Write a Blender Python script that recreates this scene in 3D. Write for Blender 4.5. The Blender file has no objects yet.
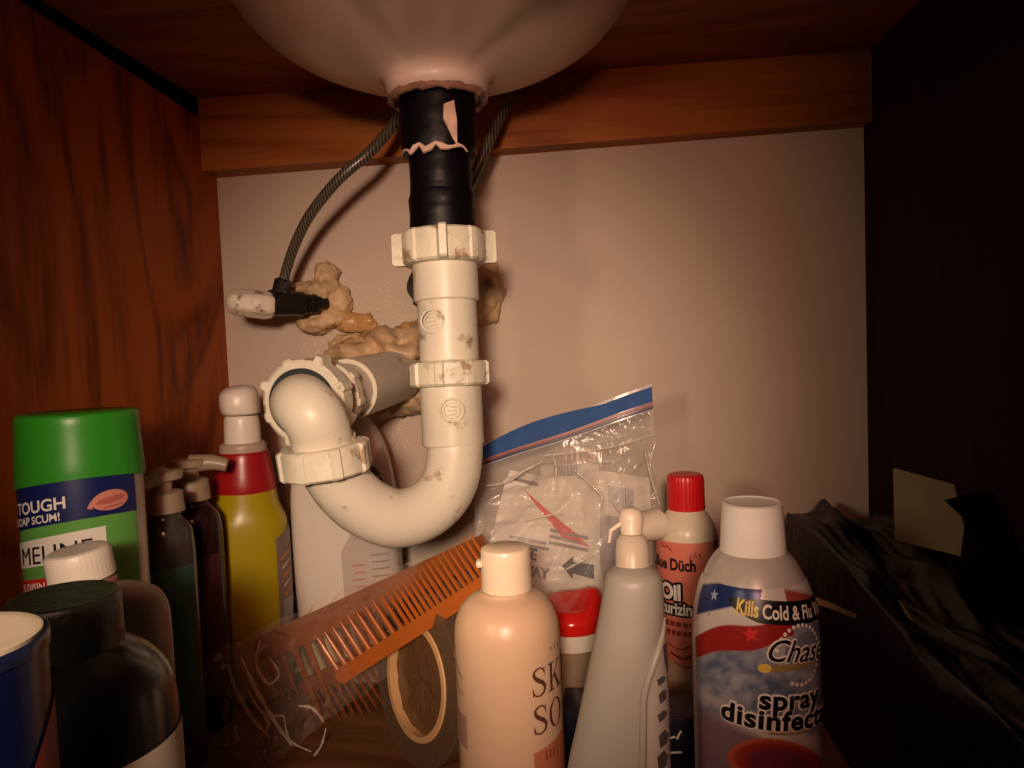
import bpy, bmesh, math, random
from mathutils import Vector, Matrix, noise
random.seed(7)
sc = bpy.context.scene
COL = sc.collection
PI = math.pi
# ---------------------------------------------------------------- camera
H = 0.285                       # eye height above the cabinet floor
F = 740.0                       # focal length in pixels of a 1024x768 frame
yaw, pitch, roll = math.radians(6.0), math.radians(3.0), math.radians(2.2)
fwd = Vector((-math.sin(yaw)*math.cos(pitch), math.cos(yaw)*math.cos(pitch), -math.sin(pitch)))
r0 = Vector((math.cos(yaw), math.sin(yaw), 0))
u0 = r0.cross(fwd)
rgt = math.cos(roll)*r0 - math.sin(roll)*u0
upv = math.cos(roll)*u0 + math.sin(roll)*r0
EYE = Vector((0, 0, H))
cam_d = bpy.data.cameras.new('camera'); cam = bpy.data.objects.new('camera', cam_d); COL.objects.link(cam)
cam_d.sensor_width = 36; cam_d.lens = 36*F/1024; cam_d.clip_start = 0.01
cam.matrix_world = Matrix(((rgt.x, upv.x, -fwd.x, 0), (rgt.y, upv.y, -fwd.y, 0), (rgt.z, upv.z, -fwd.z, H), (0, 0, 0, 1)))
sc.camera = cam
# ---------------------------------------------------------------- light, world, exposure
sc.view_settings.view_transform = 'Standard'; sc.view_settings.look = 'None'
sc.view_settings.gamma = 1.0; sc.view_settings.use_curve_mapping = False
sc.view_settings.exposure = 0.0
w = bpy.data.worlds.new('world'); sc.world = w; w.use_nodes = True
w.node_tree.nodes['Background'].inputs[0].default_value = (0.55, 0.30, 0.22, 1)
w.node_tree.nodes['Background'].inputs[1].default_value = 0.012
def area(name, loc, target, size, power, col):
    d = bpy.data.lights.new(name, 'AREA'); d.shape = 'DISK'; d.size = size; d.energy = power; d.color = col
    o = bpy.data.objects.new(name, d); COL.objects.link(o); o.location = loc
    o.rotation_euler = (Vector(target)-Vector(loc)).to_track_quat('-Z', 'Y').to_euler()
    return o
def torch(name, loc, target, size, power, col, cone):
    d = bpy.data.lights.new(name, 'SPOT'); d.shadow_soft_size = size; d.energy = power; d.color = col
    d.spot_size = math.radians(cone); d.spot_blend = 1.0
    o = bpy.data.objects.new(name, d); COL.objects.link(o); o.location = loc
    o.rotation_euler = (Vector(target)-Vector(loc)).to_track_quat('-Z', 'Y').to_euler()
    return o
torch('hand_lamp', (-0.01, -0.36, 0.40), (-0.140, 0.6, 0.215), 0.040, 26, (1.0, 0.77, 0.55), 39)
torch('vanity_lamp', (-0.33, -0.12, 0.38), (-0.08, 0.6, 0.21), 0.045, 5.0, (1.0, 0.74, 0.48), 60)
torch('red_fill', (0.03, -0.30, 0.44), (-0.07, 0.6, 0.27), 0.060, 6.5, (1.0, 0.32, 0.21), 58)  # added red fill that reddens the right side, not a room lamp
# ---------------------------------------------------------------- pixel helpers (photograph's frame)
def ray(px, py):
    return fwd + rgt*((px-512)/F) + upv*((384-py)/F)
def P(px, py, Z): return EYE + ray(px, py)*Z
def on_y(px, py, Y):
    d = ray(px, py); return EYE + d*(Y/d.y)
def on_x(px, py, X):
    d = ray(px, py); return EYE + d*(X/d.x)
def hz(px, py, Z): return P(px, py, Z).z
# ---------------------------------------------------------------- materials
def nm(name):
    m = bpy.data.materials.new(name); m.use_nodes = True
    nt = m.node_tree; return m, nt, nt.nodes['Principled BSDF'], nt.nodes, nt.links
def mat(name, col, rough=0.45, metal=0, bump=0.0, bscale=60, var=0.0, vscale=12, trans=0, ior=1.45, sss=0, spec=0.5, dirt=None, dscale=30, dth=0.6):
    m, nt, b, N, L = nm(name)
    b.inputs['Base Color'].default_value = (*col, 1); b.inputs['Roughness'].default_value = rough
    b.inputs['Metallic'].default_value = metal; b.inputs['Transmission Weight'].default_value = trans
    b.inputs['IOR'].default_value = ior; b.inputs['Specular IOR Level'].default_value = spec
    if sss:
        b.inputs['Subsurface Weight'].default_value = sss; b.inputs['Subsurface Scale'].default_value = 0.01
    tc = N.new('ShaderNodeTexCoord')
    last = None
    if var:
        n = N.new('ShaderNodeTexNoise'); n.inputs['Scale'].default_value = vscale; n.inputs['Detail'].default_value = 6
        L.new(tc.outputs['Object'], n.inputs['Vector'])
        r = N.new('ShaderNodeValToRGB')
        r.color_ramp.elements[0].position = .3; r.color_ramp.elements[1].position = .7
        r.color_ramp.elements[0].color = (*[c*(1-var) for c in col], 1); r.color_ramp.elements[1].color = (*[min(1, c*(1+var*.5)) for c in col], 1)
        L.new(n.outputs['Fac'], r.inputs['Fac']); last = r.outputs['Color']
    if dirt:
        n = N.new('ShaderNodeTexNoise'); n.inputs['Scale'].default_value = dscale; n.inputs['Detail'].default_value = 8; n.inputs['Roughness'].default_value = .65
        L.new(tc.outputs['Object'], n.inputs['Vector'])
        r = N.new('ShaderNodeValToRGB'); r.color_ramp.elements[0].position = dth; r.color_ramp.elements[1].position = dth+.08
        r.color_ramp.elements[0].color = (0, 0, 0, 1); r.color_ramp.elements[1].color = (1, 1, 1, 1)
        L.new(n.outputs['Fac'], r.inputs['Fac'])
        mx = N.new('ShaderNodeMixRGB'); mx.inputs[1].default_value = (*col, 1); mx.inputs[2].default_value = (*dirt, 1)
        if last: L.new(last, mx.inputs[1])
        L.new(r.outputs['Color'], mx.inputs[0]); last = mx.outputs[0]
    if last: L.new(last, b.inputs['Base Color'])
    if bump:
        n = N.new('ShaderNodeTexNoise'); n.inputs['Scale'].default_value = bscale; n.inputs['Detail'].default_value = 4
        L.new(tc.outputs['Object'], n.inputs['Vector'])
        bp = N.new('ShaderNodeBump'); bp.inputs['Strength'].default_value = bump; bp.inputs['Distance'].default_value = 0.003
        L.new(n.outputs['Fac'], bp.inputs['Height']); L.new(bp.outputs['Normal'], b.inputs['Normal'])
    return m
def wood(name, c0, c1, stretch=(1, 1, 1), scale=6, rough=0.5, loops=0.5):
    m, nt, b, N, L = nm(name)
    tc = N.new('ShaderNodeTexCoord'); mp = N.new('ShaderNodeMapping'); mp.inputs['Scale'].default_value = stretch
    L.new(tc.outputs['Object'], mp.inputs['Vector'])
    n0 = N.new('ShaderNodeTexNoise'); n0.inputs['Scale'].default_value = scale; n0.inputs['Detail'].default_value = 2; n0.inputs['Distortion'].default_value = 1.2
    L.new(mp.outputs['Vector'], n0.inputs['Vector'])
    mul = N.new('ShaderNodeMath'); mul.operation = 'MULTIPLY'; mul.inputs[1].default_value = 9
    L.new(n0.outputs['Fac'], mul.inputs[0])
    fr = N.new('ShaderNodeMath'); fr.operation = 'PINGPONG'; fr.inputs[1].default_value = 1.0
    L.new(mul.outputs[0], fr.inputs[0])
    mp2 = N.new('ShaderNodeMapping'); mp2.inputs['Scale'].default_value = tuple(s*14 if s > .7 else s*3 for s in stretch)
    L.new(tc.outputs['Object'], mp2.inputs['Vector'])
    n1 = N.new('ShaderNodeTexNoise'); n1.inputs['Scale'].default_value = scale*2; n1.inputs['Detail'].default_value = 5
    L.new(mp2.outputs['Vector'], n1.inputs['Vector'])
    ad = N.new('ShaderNodeMath'); ad.operation = 'MULTIPLY_ADD'; ad.inputs[1].default_value = loops
    L.new(fr.outputs[0], ad.inputs[0]); L.new(n1.outputs['Fac'], ad.inputs[2])
    r = N.new('ShaderNodeValToRGB'); r.color_ramp.elements[0].position = .3; r.color_ramp.elements[1].position = .95
    r.color_ramp.elements[0].color = (*c0, 1); r.color_ramp.elements[1].color = (*c1, 1)
    L.new(ad.outputs[0], r.inputs['Fac'])
    out = r.outputs['Color']
    L.new(out, b.inputs['Base Color']); b.inputs['Roughness'].default_value = rough; b.inputs['Specular IOR Level'].default_value = .2
    bp = N.new('ShaderNodeBump'); bp.inputs['Strength'].default_value = .15; bp.inputs['Distance'].default_value = .001
    L.new(n1.outputs['Fac'], bp.inputs['Height']); L.new(bp.outputs['Normal'], b.inputs['Normal'])
    return m
def film(name, tint=(1, 1, 1), clear=0.8, haze=0.25, rough=0.12, bump=0.4, bscale=25):
    """thin clear plastic: mostly see-through, a little milky, shiny"""
    m, nt, b, N, L = nm(name)
    out = N['Material Output']
    tr = N.new('ShaderNodeBsdfTransparent'); tr.inputs[0].default_value = (*tint, 1)
    b.inputs['Base Color'].default_value = (*[c*.8 for c in tint], 1); b.inputs['Roughness'].default_value = rough
    b.inputs['Specular IOR Level'].default_value = 1.0
    lw = N.new('ShaderNodeLayerWeight'); lw.inputs[0].default_value = 0.35
    ma = N.new('ShaderNodeMath'); ma.operation = 'MULTIPLY_ADD'; ma.inputs[1].default_value = haze; ma.inputs[2].default_value = 1-clear
    ma.use_clamp = True
    L.new(lw.outputs['Facing'], ma.inputs[0])
    mx = N.new('ShaderNodeMixShader'); L.new(ma.outputs[0], mx.inputs[0])
    L.new(tr.outputs[0], mx.inputs[1]); L.new(b.outputs[0], mx.inputs[2])
    L.new(mx.outputs[0], out.inputs['Surface'])
    tc = N.new('ShaderNodeTexCoord'); n = N.new('ShaderNodeTexNoise'); n.inputs['Scale'].default_value = bscale
    n.inputs['Detail'].default_value = 3; n.inputs['Distortion'].default_value = 1.5
    L.new(tc.outputs['Object'], n.inputs['Vector'])
    bp = N.new('ShaderNodeBump'); bp.inputs['Strength'].default_value = bump; bp.inputs['Distance'].default_value = .01
    L.new(n.outputs['Fac'], bp.inputs['Height']); L.new(bp.outputs['Normal'], b.inputs['Normal']); L.new(bp.outputs['Normal'], lw.inputs['Normal'])
    return m
def attr_mat(name, rough=0.3, metal=0.0):
    m, nt, b, N, L = nm(name)
    a = N.new('ShaderNodeVertexColor'); a.layer_name = 'print'
    L.new(a.outputs['Color'], b.inputs['Base Color']); b.inputs['Roughness'].default_value = rough; b.inputs['Metallic'].default_value = metal
    return m
# ---------------------------------------------------------------- mesh builder
class MB:
    def __init__(s): s.v = []; s.f = []; s.m = []
    def add(s, vs, fs, mi=0):
        o = len(s.v); s.v += [Vector(v) for v in vs]; s.f += [tuple(i+o for i in f) for f in fs]; s.m += [mi]*len(fs); return s
    def box(s, c, d, mi=0, M=None, bev=0.0):
        bm = bmesh.new(); bmesh.ops.create_cube(bm, size=1)
        for v in bm.verts: v.co = Vector((v.co.x*d[0], v.co.y*d[1], v.co.z*d[2]))
        if bev: bmesh.ops.bevel(bm, geom=bm.edges[:], offset=bev, segments=2, affect='EDGES', profile=.5)
        vs = [(M @ v.co if M else v.co)+Vector(c) for v in bm.verts]
        bm.verts.index_update()
        s.add(vs, [[v.index for v in f.verts] for f in bm.faces], mi); bm.free(); return s
    def hexa(s, p, mi=0):
        """eight corners: bottom ring 0-3, top ring 4-7"""
        return s.add(p, [(0, 3, 2, 1), (4, 5, 6, 7), (0, 1, 5, 4), (1, 2, 6, 5), (2, 3, 7, 6), (3, 0, 4, 7)], mi)
    def tube(s, pts, rad, seg=20, mi=0, cap=True, rmod=None):
        pts = [Vector(p) for p in pts]; n = len(pts)
        if not hasattr(rad, '__len__'): rad = [rad]*n
        t0 = (pts[1]-pts[0]).normalized()
        a = Vector((0, 0, 1)) if abs(t0.z) < .9 else Vector((1, 0, 0))
        nx = t0.cross(a).normalized(); vs = []
        for i in range(n):
            t = (pts[min(i+1, n-1)]-pts[max(i-1, 0)]).normalized()
            nx = (nx - t*nx.dot(t)).normalized(); ny = t.cross(nx)
            for k in range(seg):
                an = 2*PI*k/seg; r = rad[i]*(rmod(an, i) if rmod else 1)
                vs.append(pts[i]+nx*math.cos(an)*r+ny*math.sin(an)*r)
        fs = [(i*seg+k, i*seg+(k+1) % seg, (i+1)*seg+(k+1) % seg, (i+1)*seg+k) for i in range(n-1) for k in range(seg)]
        if cap: fs += [tuple(range(seg))[::-1], tuple((n-1)*seg+k for k in range(seg))]
        return s.add(vs, fs, mi)
    def build(s, name, mats, parent=None, local=False, sharp=35, doubles=False):
        off = Vector((0, 0, 0)); q_ = None if local else parent
        while q_: off += q_.location; q_ = q_.parent
        me = bpy.data.meshes.new(name)
        me.from_pydata([tuple(v-off) for v in s.v], [], s.f)
        if not isinstance(mats, (list, tuple)): mats = [mats]
        for m_ in mats: me.materials.append(m_)
        me.polygons.foreach_set('material_index', s.m)
        bm = bmesh.new(); bm.from_mesh(me)
        if doubles: bmesh.ops.remove_doubles(bm, verts=bm.verts, dist=1e-6)
        bmesh.ops.recalc_face_normals(bm, faces=bm.faces[:]); bm.to_mesh(me); bm.free()
        me.polygons.foreach_set('use_smooth', [True]*len(me.polygons))
        if sharp: me.set_sharp_from_angle(angle=math.radians(sharp))
        o = bpy.data.objects.new(name, me); COL.objects.link(o)
        if parent: o.parent = parent
        return o
def tag(o, label=None, cat=None, group=None, kind=None):
    if label: o['label'] = label
    if cat: o['category'] = cat
    if group: o['group'] = group
    if kind: o['kind'] = kind
    return o
def thing(name, loc, label, cat, rz=0, group=None, tilt=None):
    o = bpy.data.objects.new(name, None); COL.objects.link(o); o.empty_display_size = .02
    o.location = loc; o.rotation_euler = tilt if tilt else (0, 0, rz)
    return tag(o, label, cat, group)
def structure(o): o['kind'] = 'structure'; return o
def face(loc): return math.atan2(-loc.x, loc.y)        # turns local -Y towards the eye
# pchip style densified loft ---------------------------------------------------
def pchip(xs, ys, x):
    n = len(xs)
    d = [(ys[i+1]-ys[i])/(xs[i+1]-xs[i]) for i in range(n-1)]
    def mk(i):
        if i == 0: return d[0]
        if i == n-1: return d[-1]
        return 0 if d[i-1]*d[i] <= 0 else 2*d[i-1]*d[i]/(d[i-1]+d[i])
    i = 0
    while i < n-2 and x > xs[i+1]: i += 1
    h = xs[i+1]-xs[i]; t = (x-xs[i])/h
    return ((1+2*t)*(1-t)**2*ys[i]+t*(1-t)**2*h*mk(i)+t*t*(3-2*t)*ys[i+1]+t*t*(t-1)*h*mk(i+1))
class Loft:
    """rows: (z, rx, ry, n, cx, cy) from the bottom up"""
    def __init__(s, rows, sub=4, seg=64, smooth=True):
        rows = [tuple(r)+((r[1],) if len(r) == 2 else ()) for r in rows]
        rows = [tuple(r)+(2.0, 0.0, 0.0)[len(r)-3:] for r in rows]
        s.seg = seg; par = [0.0]
        for a, b in zip(rows, rows[1:]):
            par.append(par[-1]+max(1e-6, math.hypot(b[0]-a[0], b[1]-a[1])))
        s.rows = []
        for i in range(len(rows)-1):
            for k in range(sub):
                x = par[i]+(par[i+1]-par[i])*k/sub
                if smooth: s.rows.append(tuple(pchip(par, [r[j] for r in rows], x) for j in range(6)))
                else: s.rows.append(tuple(rows[i][j]+(rows[i+1][j]-rows[i][j])*k/sub for j in range(6)))
        s.rows.append(rows[-1])
    @staticmethod
    def pt(r, th, off=0):
        z, rx, ry, n, cx, cy = r
        sx, cc = math.sin(th), math.cos(th); e = 2.0/n
        return Vector((cx+math.copysign(abs(sx)**e, sx)*(rx+off), cy-math.copysign(abs(cc)**e, cc)*(ry+off), z))
    def surf(s, th, z, off=0):
        R = s.rows
        if z <= R[0][0]: return s.pt((z,)+R[0][1:], th, off)
        for a, b in zip(R, R[1:]):
            if a[0] <= z <= b[0] and b[0] > a[0]:
                t = (z-a[0])/(b[0]-a[0]); return s.pt(tuple(a[j]+(b[j]-a[j])*t for j in range(6)), th, off)
        return s.pt((z,)+R[-1][1:], th, off)
    def mesh(s, mb, mi=0, M=None, rmod=None, cap0=True, cap1=True):
        vs = []; n = len(s.rows)
        for i, r in enumerate(s.rows):
            for k in range(s.seg):
                th = 2*PI*k/s.seg; rr = r
                if rmod:
                    q = rmod(th, r[0]); rr = (r[0], r[1]*q, r[2]*q)+r[3:]
                v = s.pt(rr, th); vs.append(M @ v if M else v)
        g = s.seg
        fs = [(i*g+k, i*g+(k+1) % g, (i+1)*g+(k+1) % g, (i+1)*g+k) for i in range(n-1) for k in range(g)]
        if cap0: fs.append(tuple(range(g))[::-1])
        if cap1: fs.append(tuple((n-1)*g+k for k in range(g)))
        mb.add(vs, fs, mi); return mb
def lathe(rows, **k): return Loft([(r[0], r[1], r[1]) for r in rows], **k)
def lpart(name, rows, m, parent, rmod=None, smooth=True, sub=3, seg=64, M=None, sharp=35):
    l = Loft(rows, sub=sub, seg=seg, smooth=smooth); mb = MB(); l.mesh(mb, rmod=rmod, M=M)
    return mb.build(name, m, parent, local=True, sharp=sharp), l
def patch(l, th0, th1, z0, z1, off, nu=24, nv=8, ztop=None, zbot=None):
    vs = []; fs = []
    for j in range(nv+1):
        for i in range(nu+1):
            u = i/nu; th = th0+(th1-th0)*u
            a = zbot(u) if zbot else z0; b = ztop(u) if ztop else z1
            vs.append(l.surf(th, a+(b-a)*j/nv, off))
    for j in range(nv):
        for i in range(nu):
            a = j*(nu+1)+i; fs.append((a, a+1, a+nu+2, a+nu+1))
    return vs, fs
# lettering --------------------------------------------------------------------
_tc = {}
def text2d(s, size, bold=0.0, sx=1.0, shear=0.0, space=1.0):
    key = (s, bold, shear, space)
    if key not in _tc:
        c = bpy.data.curves.new('lettering', 'FONT'); c.body = s; c.size = 1.0; c.offset = bold; c.shear = shear
        c.space_character = space; c.resolution_u = 4; c.fill_mode = 'FRONT'
        o = bpy.data.objects.new('lettering', c); COL.objects.link(o)
        dg = bpy.context.evaluated_depsgraph_get(); ev = o.evaluated_get(dg); me = ev.to_mesh()
        vs = [(v.co.x, v.co.y) for v in me.vertices]; fs = [tuple(p.vertices) for p in me.polygons]
        ev.to_mesh_clear(); bpy.data.objects.remove(o); bpy.data.curves.remove(c)
        _tc[key] = (vs, fs)
    vs, fs = _tc[key]
    k = size/0.72                      # size = height of the capitals
    return [(x*k*sx, y*k) for x, y in vs], fs
def slice2d(vs, fs, step):
    bm = bmesh.new(); bv = [bm.verts.new((x, y, 0)) for x, y in vs]
    for f in fs:
        try: bm.faces.new([bv[i] for i in f])
        except ValueError: pass
    if not vs: bm.free(); return [], []
    x0 = min(v[0] for v in vs); x1 = max(v[0] for v in vs); x = x0+step
    while x < x1:
        bmesh.ops.bisect_plane(bm, geom=bm.verts[:]+bm.edges[:]+bm.faces[:], plane_co=(x, 0, 0), plane_no=(1, 0, 0)); x += step
    bm.verts.index_update()
    r = [(v.co.x, v.co.y) for v in bm.verts], [tuple(v.index for v in f.verts) for f in bm.faces]
    bm.free(); return r
def wrap(mb, shape, l, R, th0, z0, off, mi=0, ang=0.0, center=False, zf=None):
    """lay a flat shape on a loft: x runs round the surface, y up"""
    vs, fs = slice2d(*shape, 0.0012)
    if not vs: return
    w_ = max(v[0] for v in vs) if center else 0
    out = []
    for x, y in vs:
        x -= w_/2; xx = x*math.cos(ang)-y*math.sin(ang); yy = x*math.sin(ang)+y*math.cos(ang)
        out.append(l.surf(th0+xx/R, z0+yy+(zf(xx) if zf else 0), off))
    mb.add(out, fs, mi)
def flat(mb, shape, o, ex, ey, off, mi=0):
    n = ex.cross(ey).normalized(); vs, fs = shape
    mb.add([o+ex*x+ey*y+n*off for x, y in vs], fs, mi)
def rect2d(x0, y0, x1, y1): return [(x0, y0), (x1, y0), (x1, y1), (x0, y1)], [(0, 1, 2, 3)]
def oval2d(cx, cy, rx, ry, n=32): return [(cx+rx*math.cos(2*PI*i/n), cy+ry*math.sin(2*PI*i/n)) for i in range(n)], [tuple(range(n))]
def star2d(cx, cy, r):
    p = [(cx+(r if i % 2 == 0 else r*.42)*math.sin(PI*i/5), cy+(r if i % 2 == 0 else r*.42)*math.cos(PI*i/5)) for i in range(10)]+[(cx, cy)]
    return p, [(i, (i+1) % 10, 10) for i in range(10)]
def stroke2d(pts, wd):
    vs = []; n = len(pts)
    for i, p in enumerate(pts):
        a = Vector(pts[max(i-1, 0)]); b = Vector(pts[min(i+1, n-1)]); t = (b-a).normalized(); q = wd(i/(n-1)) if callable(wd) else wd
        vs += [(p[0]-t.y*q/2, p[1]+t.x*q/2), (p[0]+t.y*q/2, p[1]-t.x*q/2)]
    return vs, [(2*i, 2*i+1, 2*i+3, 2*i+2) for i in range(n-1)]
def join2d(*sh):
    vs = []; fs = []
    for v, f in sh: o = len(vs); vs += v; fs += [tuple(i+o for i in q) for q in f]
    return vs, fs
def move2d(sh, dx, dy, k=1.0): return [(x*k+dx, y*k+dy) for x, y in sh[0]], sh[1]
def bez(pts, n=8):
    out = []
    P_ = [pts[0]]+list(pts)+[pts[-1]]
    for i in range(1, len(P_)-2):
        for k in range(n):
            t = k/n; a, b, c, d = P_[i-1], P_[i], P_[i+1], P_[i+2]
            out.append(tuple(.5*((2*b[j])+(-a[j]+c[j])*t+(2*a[j]-5*b[j]+4*c[j]-d[j])*t*t+(-a[j]+3*b[j]-3*c[j]+d[j])*t**3) for j in range(len(b))))
    out.append(tuple(pts[-1])); return out
def serif(ch):
    """serif capitals, height 1; returns shape and width"""
    th, tn, sf = .13, .045, .05
    if ch == 'S':
        c = bez([(.53, .80), (.44, .94), (.28, .97), (.12, .88), (.11, .72), (.24, .58), (.42, .46), (.54, .30), (.48, .10), (.30, .02), (.12, .07), (.05, .24)])
        return join2d(stroke2d(c, lambda t: .05+.10*math.exp(-((t-.5)/.22)**2)), rect2d(.515, .70, .55, .98), rect2d(.035, .02, .07, .30)), .66
    if ch == 'K':
        return join2d(rect2d(.12, 0, .12+th, 1), rect2d(.02, 0, .36, sf), rect2d(.02, 1-sf, .36, 1),
                      stroke2d([(.25, .42), (.66, .97)], tn), stroke2d([(.36, .57), (.68, .02)], th), rect2d(.52, 0, .84, sf), rect2d(.5, 1-sf, .8, 1)), .86
    if ch == 'I': return join2d(rect2d(.12, 0, .12+th, 1), rect2d(.02, 0, .36, sf), rect2d(.02, 1-sf, .36, 1)), .42
    if ch == 'N': return join2d(rect2d(.12, 0, .12+tn, 1), rect2d(.02, 0, .3, sf), rect2d(.0, 1-sf, .24, 1), stroke2d([(.14, .98), (.72, .02)], th), rect2d(.70, 0, .70+tn, 1), rect2d(.58, 1-sf, .86, 1)), .9
    if ch == 'O':
        n = 28; o = []; fs = []
        for i in range(n):
            a = 2*PI*i/n; o += [(.4+.38*math.cos(a), .5+.51*math.sin(a)), (.4+.25*math.cos(a), .5+.465*math.sin(a))]
        fs = [(2*i, (2*i+2) % (2*n), (2*i+3) % (2*n), 2*i+1) for i in range(n)]
        return (o, fs), .84
    if ch == 'F': return join2d(rect2d(.12, 0, .12+th, 1), rect2d(.02, 0, .36, sf), rect2d(.02, 1-sf, .6, 1), rect2d(.55, .75, .6, 1), rect2d(.2, .48, .46, .53), rect2d(.42, .38, .46, .63)), .68
    if ch == 'T': return join2d(rect2d(.28, 0, .28+th, 1), rect2d(.18, 0, .52, sf), rect2d(.02, 1-sf, .68, 1), rect2d(.02, .76, .06, 1), rect2d(.64, .76, .68, 1)), .74
    return rect2d(0, 0, .001, .001), .4
def serif_line(s, size):
    x = 0; parts = []
    for ch in s:
        sh, wd = serif(ch); parts.append(move2d(sh, x, 0)); x += wd+.03
    return [(a*size, b*size) for a, b in join2d(*parts)[0]], join2d(*parts)[1]
def attr_grid(name, l, th0, th1, z0, z1, nu, nv, off, fn, m, parent):
    vs, fs = patch(l, th0, th1, z0, z1, off, nu, nv)
    mb = MB().add(vs, fs); o = mb.build(name, m, parent, local=True, sharp=0)
    ca = o.data.color_attributes.new('print', 'FLOAT_COLOR', 'POINT')
    k = 0
    for j in range(nv+1):
        for i in range(nu+1):
            c = fn(th0+(th1-th0)*i/nu, z0+(z1-z0)*j/nv); ca.data[k].color = (*c, 1); k += 1
    return o
def fbm(x, y, z=0.0, o=4): return noise.fractal(Vector((x, y, z)), 1.0, 2.0, o)
def ss(a, b, x):
    t = max(0, min(1, (x-a)/(b-a))); return t*t*(3-2*t)
def mixc(a, b, t): return tuple(a[i]+(b[i]-a[i])*t for i in range(3))

# ================================================================ THE CABINET
ZL = 0.72
YB = P(222, 177, ZL).y
XL = on_y(224, 300, YB).x
XR = on_y(866, 300, YB).x
M_ply = wood('plywood orange brown', (0.095, 0.015, 0.001), (0.36, 0.078, 0.004), stretch=(1, 1, .45), scale=5, loops=.75)
M_rail = wood('pine rail', (0.22, 0.062, 0.008), (0.40, 0.13, 0.022), stretch=(.15, 1, 1), scale=8)
M_ceil = wood('plywood underside', (0.13, 0.030, 0.005), (0.30, 0.080, 0.015), stretch=(.3, 1, 1), scale=7)
M_dark = wood('dark brown panel', (0.012, 0.0016, 0.001), (0.022, 0.0035, 0.002), stretch=(1, 1, .2), scale=7, rough=.9)  # near-black brown for the right panel and the front boards
M_floor = wood('cabinet floor board', (0.09, 0.038, 0.015), (0.20, 0.09, 0.035), stretch=(.2, 1, 1), scale=8, rough=.55)
M_back = mat('painted back panel', (0.56, 0.45, 0.36), .75, bump=.12, bscale=90, var=.10, vscale=5, dirt=(0.40, 0.30, 0.22), dscale=26, dth=.70)
M_black = mat('black gap shade', (0.004, 0.003, 0.003), .9, spec=.1)
YF = 0.14                                            # front of the cabinet
def slab(name, x0, y0, z0, x1, y1, z1, m):
    return structure(MB().box(((x0+x1)/2, (y0+y1)/2, (z0+z1)/2), (x1-x0, y1-y0, z1-z0)).build(name, m))
zc = on_y(205, 101, YB-.02).z                        # underside of the top
slab('floor', XL-.03, YF, -.018, XR+.03, YB+.02, 0, M_floor)
slab('wall_back', XL, YB, 0, XR+.03, YB+.012, zc+.02, M_back)
# left side panel stops short of the top and leaves a dark gap
a = on_x(200, 118, XL); b = on_x(19, 0, XL)
sl = (b.z-a.z)/(b.y-a.y)
zt = lambda y: a.z+(y-a.y)*sl
structure(MB().hexa([Vector((XL-.016, YF, 0)), Vector((XL, YF, 0)), Vector((XL, YB, 0)), Vector((XL-.016, YB, 0)),
                     Vector((XL-.016, YF, zt(YF))), Vector((XL, YF, zt(YF))), Vector((XL, YB, zt(YB))), Vector((XL-.016, YB, zt(YB)))]).build('wall_left', M_ply))
slab('gap_shade_side', XL-.05, YF, 0, XL-.045, YB+.012, zc+.02, M_black)  # added black slabs stand in for the shade inside the gap
slab('gap_shade_top', XL-.05, YF, zc+.001, XL-.0005, YB, zc+.016, M_black)
slab('gap_shade_back', XL-.05, YB, 0, XL-.0005, YB+.012, zc+.02, M_black)
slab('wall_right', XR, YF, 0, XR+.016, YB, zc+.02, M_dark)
slab('ceiling', XL, YF, zc, XR+.03, YB, zc+.016, M_ceil)
# rail across the back under the top; its lower edge is not quite level
A = on_y(208, 171, YB-.028); B = on_y(866, 121, YB-.02)
XRr = XR
structure(MB().hexa([Vector((XL, YB-.028, A.z)), Vector((XRr, YB-.02, B.z)), Vector((XRr, YB, B.z)), Vector((XL, YB, A.z)),
                     Vector((XL, YB-.028, zc)), Vector((XRr, YB-.02, zc)), Vector((XRr, YB, zc)), Vector((XL, YB, zc))]).build('trim_1', M_rail))
# the front: rail above the opening, unseen door and stile added to block light
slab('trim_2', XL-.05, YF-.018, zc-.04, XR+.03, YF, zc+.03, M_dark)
slab('blocker_left', XL-.05, YF-.018, 0.0, -0.24, YF, zc-.04, M_dark)
slab('blocker_right', 0.112, YF-.036, 0.0, XR+.03, YF-.018, zc-.03, M_dark)

# ================================================================ THE SINK
M_porc = mat('porcelain', (0.82, 0.64, 0.54), .28, bump=.03, bscale=20, var=.05, vscale=6)
D = P(438, 98, 0.52)                                 # centre of the drain opening
sink = thing('sink_basin', (D.x, D.y, D.z), 'white porcelain sink basin seen from below, bulging through the cabinet top', 'sink')
mb = MB()
zz = zc-D.z
rows = [(0.000, .0325), (.003, .035), (.008, .0365), (.013, .040), (.017, .050), (.021, .066), (.026, .084), (.036, .106), (.050, .125), (.070, .140), (.090, .150), (.105, .155)]
rowsd = Loft([(r[0], r[1], r[1]) for r in rows], sub=4, seg=120)
ph0 = math.radians(16)
vs = []; n = len(rowsd.rows)
for i, r in enumerate(rowsd.rows):
    for k in range(120):
        th = 2*PI*k/120
        dth = (th-ph0+PI) % (2*PI)-PI
        chan = math.exp(-(dth/.52)**6)
        f = ss(.006, .05, r[0])
        rad = r[1]+chan*f*.050*(1-.25*ss(.07, .11, r[0]))
        vs.append(Vector((D.x+math.sin(th)*rad, D.y-math.cos(th)*rad*1.04, D.z+r[0]*(1-.45*chan*f))))
fs = [(i*120+k, i*120+(k+1) % 120, (i+1)*120+(k+1) % 120, (i+1)*120+k) for i in range(n-1) for k in range(120)]
fs.append(tuple(range(120)))
mb.add(vs, fs)
mb.build('basin_bowl', M_porc, sink, sharp=0)
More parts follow.
